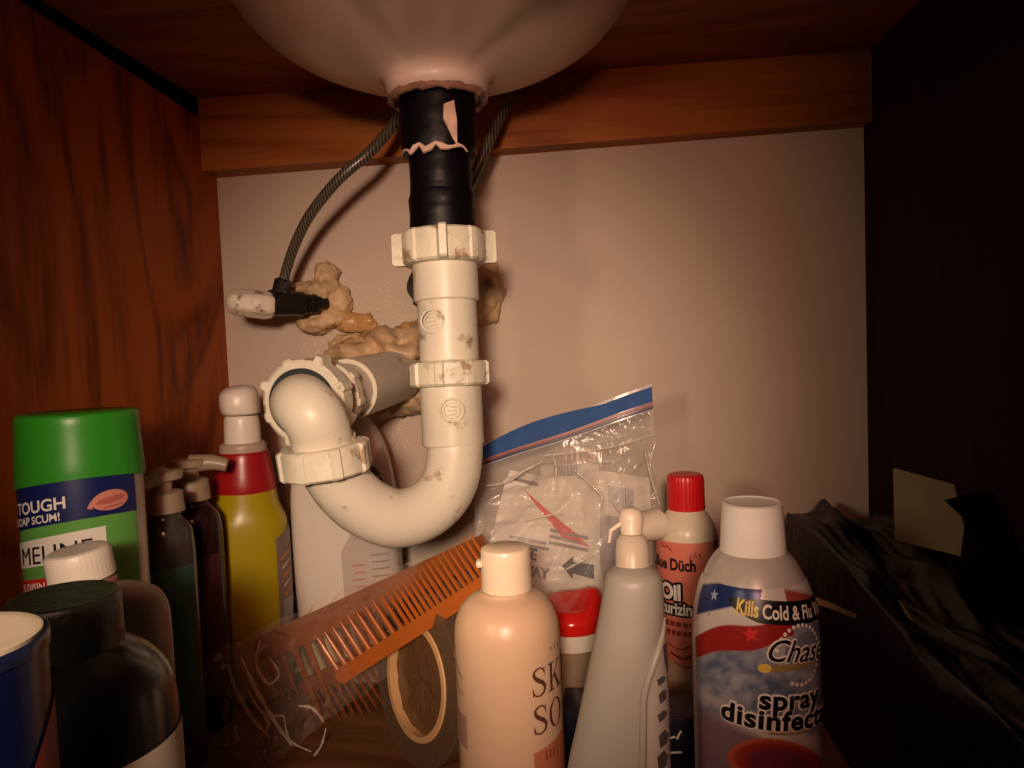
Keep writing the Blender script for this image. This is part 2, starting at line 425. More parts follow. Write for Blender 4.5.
# ragged putty ring round the outlet
mb = MB(); ring = []
mb.tube([D+Vector((.0325*math.cos(t*2*PI/48), .0325*math.sin(t*2*PI/48), -.0015+.0006*math.sin(t*1.9))) for t in range(49)],
        [.0026+.0005*math.sin(t*1.3)+.0004*math.sin(t*3.1) for t in range(49)], seg=10)
M_putty = mat('old putty', (0.30, 0.15, 0.10), .7, bump=.5, bscale=180, var=.3, vscale=60)
tag(mb.build('putty_ring', M_putty, sink), 'crusty pinkish putty ring around the outlet')

# ================================================================ DRAIN PIPE
M_pvc = mat('aged white pvc', (0.70, 0.65, 0.53), .38, bump=.05, bscale=80, var=.08, vscale=18, dirt=(0.34, 0.24, 0.15), dscale=42, dth=.60)
M_nut = mat('yellowed slip nut', (0.72, 0.68, 0.54), .42, bump=.25, bscale=120, var=.15, vscale=40, dirt=(0.36, 0.25, 0.15), dscale=60, dth=.56)
M_tar = mat('black rubber tape', (0.003, 0.002, 0.003), .42, spec=.25, bump=.25, bscale=60)
M_gask = mat('dark gasket', (0.02, 0.03, 0.035), .5)
ZT = .52
pipe = thing('drain_pipe', (P(450, 400, ZT).x, P(450, 400, ZT).y, hz(400, 548, .49)), 'off-white plastic sink drain with P-trap and black taped tailpiece', 'pipe')
T = lambda y, x=None: P((437+(y-95)*.047) if x is None else x, y, ZT)
def vtube(mb, y0, y1, rpx, rpx2=None, seg=48, rmod=None, edge=.0012):
    r1 = rpx*ZT/F; r2 = (rpx2 or rpx)*ZT/F; a = T(y0); b = T(y1); d = (b-a).normalized()
    mb.tube([a, a+d*edge, b-d*edge, b], [r1-edge, r1, r2, r2-edge], seg=seg, rmod=rmod)
lump = lambda an, i: 1+.012*math.sin(an*3+i*2.1)+.008*math.sin(an*7+i*5)
mb = MB()
vtube(mb, 92, 150, 36.5, 36); 
def ltube(y0, y1, rp, n=7):
    pts = [T(y0+(y1-y0)*i/n) for i in range(n+1)]
    rr = [rp*ZT/F*(1+.012*math.sin(i*2.3)) for i in range(n+1)]; rr[0] *= .95; rr[-1] *= .95
    mb.tube(pts, rr, seg=40, rmod=lump)
ltube(92, 156, 38); vtube(mb, 150, 200, 30.5); ltube(150, 205, 31); ltube(194, 236, 33)
tail = mb.build('tailpiece', M_tar, pipe); tag(tail, 'black rubber coupling wrapped in tape')
# flaked paint ridge on the step of the coupling
mb = MB(); rr = 38.3*ZT/F
cc = T(156); pts = []
for i in range(15):
    t = math.radians(-150+115*i/14)
    pts.append(cc+Vector((rr*math.cos(t), rr*math.sin(t), .0018*math.sin(i*1.7)+.001*math.sin(i*4))))
mb.tube(pts, [.0004+.0017*math.sin(PI*i/14)*(1+.5*math.sin(i*2.2)) for i in range(15)], seg=8)
t0 = math.radians(-62); q = T(134)+Vector((math.cos(t0), math.sin(t0), 0))*(38.6*ZT/F)
ex = Vector((-math.sin(t0), math.cos(t0), 0)); ez = Vector((0, 0, 1)); nn = Vector((math.cos(t0), math.sin(t0), 0))
pl = [(-.004, .012), (.003, .015), (.0045, .002), (.004, -.014), (.0005, -.009), (-.0048, .003)]
mb.add([q+ex*x+ez*z+nn*.0006 for x, z in pl]+[q+ex*x+ez*z-nn*.003 for x, z in pl], [tuple(range(6)), tuple(range(6, 12))]+[(i, (i+1) % 6, 6+(i+1) % 6, 6+i) for i in range(6)])
tag(mb.build('paint_flake', mat('bare flake', (0.72, 0.48, 0.38), .6, var=.3, vscale=90), tail), 'bare pinkish patches where the black wrap is torn')
# nuts
def nut(c, d, r, h, lugs, wing, name='slip_nut', phase=0.0, hole=None):
    """ribbed plastic nut round the axis d, centre c"""
    d = d.normalized(); a_ = Vector((1, 0, 0)) if abs(d.x) < .7 else Vector((0, 0, 1))
    q = d.to_track_quat('Z', 'Y').to_matrix().to_4x4(); Mx = Matrix.Translation(c) @ q
    if hole:   # open ring
        prof = [(-h/2, hole), (-h/2, r*.93), (-h/2+.0015, r), (h/2-.0015, r), (h/2, r*.93), (h/2, hole)]
    else: prof = [(-h/2, r*.80), (-h/2+.0005, r*.94), (-h/2+.002, r), (h/2-.002, r), (h/2-.0005, r*.94), (h/2, r*.80)]
    seg = 144; vs = []
    for z, rad in prof:
        for k in range(seg):
            th = 2*PI*k/seg+phase; rad2 = rad
            ph = ((th-phase)*lugs/(2*PI)) % 1
            if rad > r*.9:
                if ph < .26: rad2 = rad+.0016
                if wing and (int((th-phase)*lugs/(2*PI)) % 2 == 0) and ph < .2: rad2 = rad+wing
            vs.append(Mx @ Vector((math.cos(th)*rad2, math.sin(th)*rad2, z)))
    n_ = len(prof)
    fs = [(i*seg+k, i*seg+(k+1) % seg, (i+1)*seg+(k+1) % seg, (i+1)*seg+k) for i in range(n_-1) for k in range(seg)]
    if hole: fs += [((n_-1)*seg+k, (n_-1)*seg+(k+1) % seg, (k+1) % seg, k) for k in range(seg)]
    else: fs += [tuple(range(seg))[::-1], tuple((n_-1)*seg+k for k in range(seg))]
    return MB().add(vs, fs).build(name, M_nut, pipe, sharp=30)
dz = (T(300)-T(200)).normalized()
nut(T(249), dz, 42*ZT/F, .0235, 8, .0070, phase=math.radians(2))
nut(T(374), dz, 38.5*ZT/F, .0175, 8, 0, phase=math.radians(15))
mb = MB(); vtube(mb, 262, 302, 32.5, edge=.001); vtube(mb, 300, 362, 29.5)
cp = mb.build('coupling_pipe', M_pvc, pipe)
# J-bend with its socket
Zj = .475
JP = [(451, 362, ZT), (452, 390, ZT), (453, 420, ZT), (455, 450, .518), (451, 478, .513), (438, 500, .507), (418, 514, .50), (393, 518, .492), (367, 508, .484), (346, 490, .476), (333, 470, .470), (327, 452, .466), (324, 440, .464)]
jp = bez(JP, 4)
mb = MB(); mb.tube([P(*q) for q in jp], [(30.0 if q[1] > 445 and q[0] > 335 else 30.5)*.48/F for q in jp], seg=48)
vtube(mb, 380, 446, 30.8, edge=.0015)
jb = mb.build('trap_bend', M_pvc, pipe)
def badge(c, n_, r, parent, name='moulded_mark'):
    n_ = n_.normalized(); e1 = n_.cross(Vector((0, 0, 1))).normalized(); e2 = n_.cross(e1)
    m_ = MB(); m_.tube([c+(e1*math.cos(t*PI/12)+e2*math.sin(t*PI/12))*r for t in range(25)], .0008, seg=8, cap=False)
    m_.tube([c+(e1*math.cos(t*PI/12)+e2*math.sin(t*PI/12))*r*.68 for t in range(25)], .0005, seg=6, cap=False)
    for s_ in (-.4, 0, .4): m_.tube([c+e1*r*.4+e2*r*s_, c-e1*r*.4+e2*r*s_*.7], .0006, seg=6)
    return m_.build(name, M_pvc, parent)
tc_ = EYE-T(408); tc_.z = 0; tc_.normalize()
badge(T(408)+tc_*(30.8*ZT/F+.0001), tc_, .0078, jb)
badge(T(322, 433)+tc_*(29.5*ZT/F-.0012)+Vector((0, 0, 0)), tc_+Vector((-.2, 0, 0)), .0078, cp)
# elbow to the wall
WP = on_y(410, 372, YB-.002); EP = P(296, 405, .475)
EL = [tuple(WP+(EP-WP)*.0), tuple(WP+(EP-WP)*.35), tuple(WP+(EP-WP)*.7), tuple(P(315, 386, .495)), tuple(P(303, 392, .470)), tuple(P(303, 405, .461)), tuple(P(312, 424, .460)), tuple(P(322, 446, .462)), tuple(P(324, 456, .464))]
dwall = (WP-EP).normalized()
mb = MB(); mb.tube([WP, EP+dwall*.055], 30*.48/F*1.05, seg=48)
mb.tube([WP+dwall*-.04, EP+dwall*.085], 33*.48/F*1.1, seg=48)
mb.build('wall_pipe', M_pvc, pipe)
q1 = P(303, 396, .458); 
e_pts = bez([tuple(EP+dwall*.06), tuple(EP+dwall*.03), tuple(EP+dwall*.008), tuple(P(303, 405, .459)), tuple(P(313, 416, .453)), tuple(P(320, 432, .457)), tuple(P(325, 458, .463))], 5)
mb = MB(); mb.tube(e_pts, 30*.465/F, seg=48); mb.build('elbow', M_pvc, pipe)
nut(EP+dwall*.018, dwall, .0285, .017, 8, .004, phase=.35, hole=.0225)
MB().tube([EP+dwall*.008, EP+dwall*.012], .0230, seg=48).build('gasket', M_gask, pipe)
nut(EP+dwall*.050, dwall, .0245, .012, 8, 0, phase=.1, hole=.0195)
jd = (P(325, 446, .464)-P(322, 470, .465))
nut(P(325, 459, .464), P(323, 446, .464)-P(327, 472, .466), .0275, .0195, 8, .0018, phase=.5)

# ================================================================ FOAM, VALVES, HOSES
M_foam = mat('cured expanding foam', (0.58, 0.40, 0.22), .5, bump=.9, bscale=42, var=.35, vscale=26)
M_amber = mat('amber foam', (0.50, 0.28, 0.11), .35, bump=.4, bscale=70, var=.3, vscale=30)
def blob(mb, c, r, sc_=(1, 1, 1), amp=.45, freq=40, seed=0, mi=0, sub=4):
    bm = bmesh.new(); bmesh.ops.create_icosphere(bm, subdivisions=sub, radius=1)
    for v in bm.verts:
        p = Vector((v.co.x*sc_[0]*r, v.co.y*sc_[1]*r, v.co.z*sc_[2]*r))
        q = (p*freq)+Vector((seed*7.3, seed*3.1, seed*1.7))
        v.co = p*(1+amp*(noise.noise(q)+.55*abs(noise.noise(q*2.3))+.3*noise.noise(q*5)))
    bm.verts.index_update()
    mb.add([v.co+c for v in bm.verts], [[v.index for v in f.verts] for f in bm.faces], mi); bm.free()
def foam(name, label, lst, mats):
    y0 = lst[0]; c0 = on_y(y0[0], y0[1], YB)
    o = MB()
    for (x, y, r, sx, sy, sz, mi, sd) in lst:
        c = on_y(x, y, YB-.004*(1+sy)); blob(o, c, r, (sx, sy, sz), amp=.55, freq=52, seed=sd, mi=mi)
    ob = o.build(name, mats, None, sharp=0); return tag(ob, label, 'foam')
foam('expanding_foam', 'tan lump of cured foam on the back panel around the left valve',
     [(325, 292, .021, .9, 1.0, 1.0, 0, 1), (318, 320, .017, 1.2, .9, .7, 0, 2), (327, 272, .012, 1, .9, .8, 0, 3), (338, 302, .013, 1.0, .8, 1.1, 0, 4), (356, 322, .017, 1.1, .45, .6, 1, 5), (308, 290, .012, 1.2, 1.3, .5, 0, 6)], [M_foam, M_amber])
foam('expanding_foam', 'large tan collar of cured foam where the drain arm enters the back panel',
     [(372, 352, .026, 1.5, 1.0, .6, 0, 11), (398, 352, .032, 1.0, 1.3, .75, 0, 12), (407, 378, .026, .9, 1.5, 1.1, 0, 13), (413, 342, .018, 1, .6, 1, 1, 14), (350, 346, .015, 1.3, .5, .6, 0, 15), (393, 400, .026, 1.3, 1.2, .55, 0, 16), (412, 396, .014, 1., 1, 1, 0, 17)], [M_foam, M_amber])
foam('expanding_foam', 'tan lump of cured foam on the back panel right of the tailpiece',
     [(484, 290, .020, .8, .8, 1.3, 0, 21), (478, 312, .013, 1.1, .8, .9, 0, 22), (484, 262, .013, .9, .7, 1.2, 0, 23)], [M_foam, M_amber])
# rough smear of foam residue on the panel
mb = MB(); random.seed(4)
for k in range(620):
    x = random.gauss(378, 26); y = random.gauss(318, 24)
    if k % 3 == 0: x = random.gauss(345, 30); y = random.gauss(350, 8)
    if k > 520: x = random.gauss(398, 10); y = random.gauss(440, 32)
    if not (300 < x < 412 and 272 < y < 490): continue
    c = on_y(x, y, YB-.0004); r = random.uniform(.0006, .0015)
    blob(mb, c, r, (1.0, .45, 1.6), amp=.8, freq=300, seed=k, sub=1)
tag(mb.build('foam_residue', mat('foam crumbs', (0.62, 0.51, 0.40), .8), None), 'rough crumbly foam residue smeared on the panel between left valve and drain arm', 'foam', kind='stuff')

def braid(name):
    m, nt, b, N, L = nm(name)
    tc = N.new('ShaderNodeTexCoord'); wv = N.new('ShaderNodeTexWave'); wv.inputs['Scale'].default_value = 130; wv.inputs['Distortion'].default_value = 2
    L.new(tc.outputs['Object'], wv.inputs['Vector']); r = N.new('ShaderNodeValToRGB')
    r.color_ramp.elements[0].color = (0.035, 0.045, 0.035, 1); r.color_ramp.elements[1].color = (0.20, 0.21, 0.17, 1)
    e = r.color_ramp.elements.new(.5); e.color = (0.10, 0.05, 0.03, 1)
    L.new(wv.outputs['Fac'], r.inputs['Fac']); L.new(r.outputs['Color'], b.inputs['Base Color'])
    b.inputs['Roughness'].default_value = .35; b.inputs['Metallic'].default_value = .3
    return m
M_braid = braid('grey green braided hose'); M_brass = mat('blackened brass', (0.035, 0.03, 0.025), .35, metal=.6, bump=.3, bscale=200)
def hose(label, pts, r, fit):
    w_ = [P(*q) for q in pts]
    t = thing('supply_hose', w_[-1], label, 'hose')
    c = bez([tuple(p) for p in w_], 8)
    MB().tube(c, r, seg=16).build('braided_tube', M_braid, t)
    d = (Vector(c[-1])-Vector(c[-3])).normalized()
    if fit: MB().tube([w_[-1]-d*.016, w_[-1]-d*.014, w_[-1]-d*.004, w_[-1]], [r*1.1, r*1.75, r*1.75, r*1.5], seg=6).build('end_nut', M_brass, t)
    return t
hose('grey-green braided hose curving down to the left wall valve', [(420, 70, .66), (397, 118, .625), (372, 150, .61), (340, 178, .61), (312, 212, .625), (297, 240, .64), (287, 268, .655), (280, 296, .66)], .0045, True)
hose('grey-green hose passing behind the black tailpiece to the right', [(530, 60, .66), (512, 95, .64), (492, 135, .62), (472, 180, .62), (445, 232, .63), (420, 268, .64), (412, 290, .65), (430, 305, .665)], .0045, True)
# left valve
vc = P(285, 304, .66)
v = thing('shutoff_valve', (vc.x, vc.y, vc.z), 'blackened shutoff valve with dirty white oval handle left of the foam', 'valve')
mb = MB(); mb.tube([P(325, 303, .695), P(306, 304, .68)], .0065, seg=20)
for i in range(4): mb.tube([P(316-i*5, 304, .688-.004*i), P(313-i*5, 304, .686-.004*i)], .009, seg=20)
mb.tube([P(302, 304, .672), P(270, 303, .652)], [.011, .0115], seg=24)
mb.tube([P(280, 302, .66), P(279, 290, .66)], .0095, seg=6)
mb.build('valve_body', M_brass, v)
M_hand = mat('grimy white handle', (0.70, 0.62, 0.50), .45, bump=.5, bscale=90, dirt=(0.20, 0.14, 0.09), dscale=90, dth=.56)
mb = MB(); c0 = P(252, 304, .645); ax = (P(272, 305, .655)-P(232, 301, .640)).normalized()
q = ax.to_track_quat('Z', 'Y').to_matrix().to_4x4()
Loft([(-.0215, .003), (-.019, .0075), (-.012, .0105), (0, .0115), (.010, .0118), (.017, .0105), (.019, .008)], sub=3, seg=36).mesh(mb, M=Matrix.Translation(c0) @ q, rmod=lambda th, z: 1+.06*math.cos(th*6))
tag(mb.build('handle', M_hand, v), 'dirty white oval handle')
v = thing('shutoff_valve', P(430, 305, .665), 'small shutoff valve half hidden behind the upper slip nut', 'valve')
mb = MB(); mb.tube([P(472, 292, .685), P(440, 300, .655)], .009, seg=20); mb.tube([P(434, 306, .665), P(420, 284, .66)], .0075, seg=6)
mb.build('valve_body', M_brass, v); MB().tube([P(452, 301, .650), P(437, 303, .645)], [.007, .010], seg=24).build('handle', M_hand, v)

# ================================================================ CONTAINERS
def vert(px, py, Z):
    """foot of a vertical thing whose axis passes the given image point at that depth"""
    p = P(px, py, Z); return Vector((p.x, p.y, 0))
KW = 1.0
def fit(x0, x1, Z):
    """true centre column and width factor of an upright cylinder seen between two columns"""
    global KW
    a, b = math.atan((x0-512)/F), math.atan((x1-512)/F)
    c = 512+F*math.tan((a+b)/2); KW = math.sin((b-a)/2)/math.cos((a+b)/2)*F/((x1-x0)/2)
    return c
def zrows(px, Z, rows):
    """(py, halfwidth px[, halfdepth px, n]) -> loft rows in metres, bottom first"""
    out = []
    for r in rows:
        out.append((max(.0005, hz(px, r[0], Z)), r[1]*Z/F*KW, (r[2] if len(r) > 2 else r[1])*Z/F*KW)+((r[3],) if len(r) > 3 else (2.0,)))
    return out
def base_rows(rows, z0=.0008, bev=.004):
    r = rows[0]
    return [(z0, r[1]-bev, r[2]-bev)+r[3:], (z0+bev*.4, r[1]-bev*.25, r[2]-bev*.25)+r[3:], (z0+bev, r[1], r[2])+r[3:]]+rows
hor = lambda px: 345-.0384*(px-512)
def ymap(cx, rp, Z):
    def f(y, px=None):
        th = math.asin(max(-1, min(1, ((px if px is not None else cx)-cx)/rp)))
        return hz(cx, hor(cx)+(y-hor(px if px is not None else cx))*(1-rp/F*math.cos(th)), Z)
    return f
W = lambda c, r=.35, **k: mat('print', c, r, **k)
I_black = W((0.006, 0.006, 0.008)); I_white = W((0.80, 0.76, 0.70)); I_red = W((0.55, 0.02, 0.015)); I_navy = W((0.008, 0.015, 0.10))
I_yel = W((0.75, 0.55, 0.10)); I_gray = W((0.22, 0.19, 0.18)); I_brown = W((0.25, 0.08, 0.04))
random.seed(11)

# ---- green aerosol
Z = .435; cx = fit(15, 145, Z); GK = KW
b0 = vert(cx, 480, Z); az = face(b0)
g = thing('aerosol_can', b0, 'tall aerosol can with bright green cap against the left panel', 'spray can', az)
M_gcap = mat('bright green plastic', (0.026, 0.26, 0.015), .35, sss=.1, bump=.02)
M_gcan = mat('green can print', (0.12, 0.36, 0.07), .3)
M_alu = mat('bare can metal', (0.50, 0.43, 0.36), .35, metal=.4)
R = 63.5*Z/F*KW; ym = ymap(cx, 63.5, Z)
body, L1 = lpart('can_body', base_rows([(.02, R, R), (.06, R, R), (hz(cx, 470, Z), R, R), (hz(cx, 460, Z), R*.9, R*.9)]), M_alu, g)
zc0, zc1 = hz(cx, 482, Z), hz(cx, 411, Z)
zl = lambda th: .0008*math.sin(th)+.0065*math.cos(th)
cap_rows = [(a_, q_*Z/F*GK, q_*Z/F*GK) for a_, q_ in ((zc0, 64), (zc0, 66), (zc0+.006, 66), (zc1-.012, 63.5), (zc1-.003, 63), (zc1-.0008, 62), (zc1, 60))]
mb = MB(); cl = Loft(cap_rows, sub=3, seg=72, smooth=False)
vs = []
for r in cl.rows:
    for k in range(72):
        th = 2*PI*k/72; v_ = cl.pt(r, th)
        if r[0] < zc0+.02: v_.z += zl(th)*(1-(r[0]-zc0)/.02)
        vs.append(v_)
n = len(cl.rows)
mb.add(vs, [(i*72+k, i*72+(k+1) % 72, (i+1)*72+(k+1) % 72, (i+1)*72+k) for i in range(n-1) for k in range(72)]+[tuple((n-1)*72+k for k in range(72)), tuple(range(72))])
mb.build('cap', M_gcap, g, local=True, sharp=50)
mb = MB(); t0, t1 = -1.9, .92
thx = lambda px: math.asin(max(-1, min(1, (px-cx)/64)))
def band(y0, y1, a_, b_, off, mi, s0=0.0, s1=0.0):
    f = lambda y, sl_: (lambda u: ym(y)+zl(a_+(b_-a_)*u)-zl(0)+sl_*(u-.5))
    mb.add(*patch(L1, a_, b_, 0, 0, off, 48, 2, zbot=f(y0, s0), ztop=f(y1, s1)), mi)
mb.add(*patch(L1, t0, t1, .01, ym(495), .0003, 48, 6), mi=0)
band(523.5, 478, t0, t1, .0006, 1, .002, 0)
band(564, 536, t0, .30, .0006, 2, .001, .003)
band(598, 577, t0, -.1, .0006, 3)
def gt(sh, px, py, mi, off=.0010, dth=0.0, ang=0):
    th = thx(px); wrap(mb, sh, L1, R, th+dth, ym(py, px)-zl(th)+zl(th+dth), off, mi, ang, zf=lambda xx: zl(th+dth+xx/R)-zl(th+dth))
gt(text2d('TOUGH', .0066, .02, 1.0), 30, 511, 2, dth=-.32)
gt(text2d('ON SOAP SCUM!', .0044, .02, .92), 45, 522, 2, dth=-1.05)
gt(text2d('MELINE', .0100, .0, .95), 35, 562, 4, dth=-.42)
gt(text2d('% DISIN', .0045, .02, .9), 35, 589, 2, dth=-.45)
gt(join2d(oval2d(0, 0, .0100, .0056), ([(-.0098, .002), (-.0125, -.0018), (-.0098, -.003)], [(0, 1, 2)])), 108, 505, 5, ang=.12)
gt(oval2d(0, 0, .0078, .0018), 108, 504.5, 6, .0013, ang=.2)
gt(oval2d(0, -.0036, .0055, .0006), 108, 505, 6, .0013, ang=.2)
mb.build('label', [M_gcan, I_navy, I_white, I_red, I_black, W((0.60, 0.24, 0.18)), W((0.45, 0.12, 0.10))], g, local=True, sharp=0)

KW = 1.0
# ---- two pump bottles and a red one behind
M_cream = mat('cream plastic', (0.30, 0.22, 0.15), .4, bump=.05)
M_brownb = mat('dark brown bottle', (0.018, 0.006, 0.006), .2)
M_smoke = mat('smoky clear plastic', (0.05, 0.042, 0.034), .15)
def pump(label, px, py, Z, rpx, m, spout, mlab):
    b0 = vert(px, py+40, Z); t = thing('pump_bottle', b0, label, 'bottle', face(b0), group=None)
    rows = base_rows([(.02, rpx*Z/F, rpx*Z/F*.8), (hz(px, py+85, Z), rpx*Z/F, rpx*Z/F*.8), (hz(px, py+60, Z), rpx*Z/F*.92, rpx*Z/F*.75), (hz(px, py+45, Z), rpx*Z/F*.55, rpx*Z/F*.5), (hz(px, py+38, Z), .010, .010)])
    _, l = lpart('bottle_body', rows, m, t)
    MB().add(*patch(l, -1.0, 1.0, .03, hz(px, py+95, Z), .0004, 16, 4)).build('label', mlab, t, local=True)
    lpart('collar', [(hz(px, py+42, Z), .012, .012), (hz(px, py+41, Z), .0135, .0135), (hz(px, py+22, Z), .0125, .0125), (hz(px, py+20, Z), .009, .009)], M_cream, t, smooth=False)
    zt_ = hz(px, py, Z); mb = MB()
    Loft([(hz(px, py+22, Z), .006, .006), (zt_-.008, .006, .006), (zt_-.006, .013, .011), (zt_-.001, .014, .012), (zt_, .012, .010)], sub=1, seg=32, smooth=False).mesh(mb)
    mb.tube([Vector((0, 0, zt_-.004)), Vector((spout[0]*.6, spout[1]*.6, zt_-.004)), Vector((spout[0], spout[1], zt_-.007))], [.007, .006, .005], seg=14)
    mb.build('pump_head', M_cream, t, local=True)
pump('pump bottle with cream head right beside the green-capped can', 164, 470, .505, 27, M_smoke, (-.015, -.02), mat('teal label', (0.03, 0.09, 0.07), .4))
pump('dark brown pump bottle with cream head left of the yellow bottle', 192, 458, .562, 27, M_brownb, (.026, -.006), mat('maroon label', (0.05, 0.012, 0.016), .4))

Z_ = .675; b_ = vert(208, 560, Z_)
t = thing('red_bottle', b_, 'narrow red bottle barely visible left of the yellow spray bottle', 'bottle', face(b_))
lpart('bottle_body', [(.0008, .009, .009), (.003, .011, .011), (hz(208, 520, Z_), .011, .011), (hz(208, 508, Z_), .008, .008), (hz(208, 504, Z_), .006, .006)], mat('deep red plastic', (0.30, 0.008, 0.008), .3), t)
lpart('cap', [(hz(208, 505, Z_), .0065, .0065), (hz(208, 492, Z_), .0062, .0062)], M_brownb, t, smooth=False)

# ---- oval bottle with white cap
Z = .36; cx = fit(-11, 171, Z); b0 = vert(cx, 600, Z)
t = thing('squat_bottle', b0, 'greyish translucent bottle with ridged white cap in front of the green can', 'bottle', face(b0))
M_trl = mat('translucent grey plastic', (0.34, 0.28, 0.22), .35, sss=.2)
lpart('bottle_body', base_rows(zrows(cx, Z, [(760, 90, 40, 2.6), (660, 90, 40, 2.6), (625, 89, 40, 2.6), (603, 80, 36, 2.4), (592, 58, 32, 2.2), (586, 34, 30, 2), (578, 30, 30, 2)])), M_trl, t)
TC = Matrix.Translation(Vector((0, 0, hz(cx, 582, Z)))) @ Matrix.Rotation(math.radians(-6), 4, 'Y') @ Matrix.Translation(Vector((0, 0, -hz(cx, 582, Z))))
lpart('cap', zrows(cx, Z, [(578, 33), (577, 35), (553, 34.5), (549, 33), (547.5, 30), (547.5, 12)]), mat('white ridged cap', (0.78, 0.70, 0.60), .4), t, rmod=lambda th, z: 1+.006*math.cos(th*40), smooth=False, seg=120, M=TC)
lpart('cap_ring', zrows(cx, Z, [(584, 33), (583.5, 35), (580, 35), (579.5, 34)]), mat('reddish seal', (0.45, 0.16, 0.10), .5), t, smooth=False)

# ---- black jar
Z = .285; cx = fit(-59, 175, Z); b0 = vert(cx, 640, Z)
t = thing('black_jar', b0, 'wide black jar with shiny black lid in the lower left', 'jar', face(b0))
M_blk = mat('glossy black plastic', (0.010, 0.009, 0.008), .22, bump=.06, bscale=20)
M_lid = mat('scuffed black lid', (0.014, 0.013, 0.010), .42, bump=.5, bscale=90)
lpart('jar_body', base_rows(zrows(cx, Z, [(1000, 117), (760, 117), (720, 116), (690, 110), (668, 94), (652, 72), (645, 60), (640, 56)])), M_blk, t)
lpart('lid', zrows(cx, Z, [(648, 60), (646, 62), (600, 61), (596, 59.5), (594, 56), (594.6, 50), (594.3, 20)]), M_lid, t, smooth=False)
jl = Loft(base_rows(zrows(cx, Z, [(1000, 117), (760, 117), (720, 116)])), sub=3)
MB().add(*patch(jl, -2, 2.2, .02, hz(cx, 740, Z), .0006, 40, 3)).build('label', mat('pale label edge', (0.45, 0.38, 0.30), .4), t, local=True)

# ---- blue tub
Z = .20; cx = fit(-184, 50, Z); b0 = vert(cx, 645, Z)
t = thing('blue_canister', b0, 'dark blue canister with cream lid at the lower left edge', 'canister', face(b0))
_, l = lpart('canister_body', base_rows(zrows(cx, Z, [(1300, 114), (760, 114), (665, 114), (650, 113)])), mat('dark blue print', (0.003, 0.006, 0.035), .3), t)
lpart('rim', zrows(cx, Z, [(661, 114), (660, 117.5), (650, 118), (646, 117), (645, 115), (646.5, 111)]), mat('navy rim', (0.010, 0.016, 0.05), .25), t, smooth=False, seg=96)
lpart('lid', zrows(cx, Z, [(650, 109), (642.5, 110), (641.8, 107), (642.2, 60)]), mat('cream lid', (0.66, 0.56, 0.42), .5, var=.1, vscale=40), t, smooth=False, seg=96)
mb = MB(); mb.add(*patch(l, .62, 2.4, .01, hz(cx, 735, Z), .0006, 30, 6, ztop=lambda u: hz(cx, 790-70*math.sin(min(1, u*2.2)*PI/2), Z)))
mb.build('label', mat('dark red print', (0.20, 0.012, 0.012), .4), t, local=True)

# ---- yellow spray bottle
Z = .62; cx = fit(208, 290, Z); b0 = vert(cx, 560, Z)
t = thing('spray_bottle', b0, 'yellow spray bottle with dark red shoulder and white trigger head', 'bottle', face(b0)+.0)
M_yel = mat('yellow plastic', (0.36, 0.27, 0.006), .28, sss=.15, bump=.05, bscale=20)
M_wht = mat('white plastic', (0.72, 0.64, 0.54), .35)
_, l = lpart('bottle_body', base_rows(zrows(cx, Z, [(655, 38, 30, 2.8), (600, 41, 32, 2.8), (540, 41, 32, 2.8), (520, 40, 31, 2.6), (508, 35, 29, 2.3), (500, 32.5, 28, 2.2), (488, 31, 27, 2)])), M_yel, t)
lpart('red_sleeve', zrows(cx-1, Z, [(490, 31, 27), (488, 31.5, 27.5), (465, 28, 25), (452, 25.5, 23), (450, 24, 22)]), mat('dark red sleeve', (0.30, 0.008, 0.012), .3), t)
lpart('neck_collar', zrows(cx-1, Z, [(453, 24, 22), (444, 23.5, 22), (441, 21, 20)]), mat('greyish collar', (0.40, 0.30, 0.24), .4), t)
mb = MB()
Loft(zrows(cx-2, Z, [(444, 18, 17), (440, 18.5, 17.5), (418, 17.5, 17), (413, 15, 15)]), sub=3, seg=40).mesh(mb)
zh = hz(cx-2, 400, Z); s_ = Z/F
Loft([(zh-13*s_, 14*s_, 20*s_, 2.5), (zh-12*s_, 18*s_, 27*s_, 2.5), (zh-3*s_, 19*s_, 29*s_, 2.6, -.001, 0), (zh+6*s_, 18.5*s_, 28*s_, 2.6, -.001, 0), (zh+12*s_, 15*s_, 24*s_, 2.4, .0, 0), (zh+15*s_, 9*s_, 15*s_, 2.3, .001, 0), (zh+15.6*s_, 3*s_, 5*s_, 2, .001, 0)], sub=4, seg=48).mesh(mb)
mb.build('trigger_head', M_wht, t, local=True, sharp=50)
MB().tube([Vector((0, .018, zh-.008)), Vector((0, .030, zh-.022)), Vector((0, .026, zh-.045))], [.005, .005, .003], seg=12).build('trigger', M_wht, t, local=True)
mb = MB()
mb.add(*patch(l, .55, 1.75, hz(cx, 650, Z), hz(cx, 520, Z), .0008, 24, 20, ztop=lambda u: hz(cx, 535-14*u, Z)), mi=0)
for k in range(5):
    wrap(mb, stroke2d(bez([(0, -.004), (.010, .001), (.024, .007)]), .0016 if k % 2 else .0028), l, .03, .68+.02*k, hz(cx, 552+k*9, Z), .0012, 1+(k % 2))
wrap(mb, rect2d(0, 0, .022, .030), l, .03, .72, hz(cx, 632, Z), .0011, 3)
mb.build('label', [mat('grey brown label', (0.17, 0.12, 0.10), .35), W((0.40, 0.16, 0.06)), W((0.50, 0.38, 0.28)), W((0.26, 0.22, 0.21))], t, local=True, sharp=0)

KW = 1.0
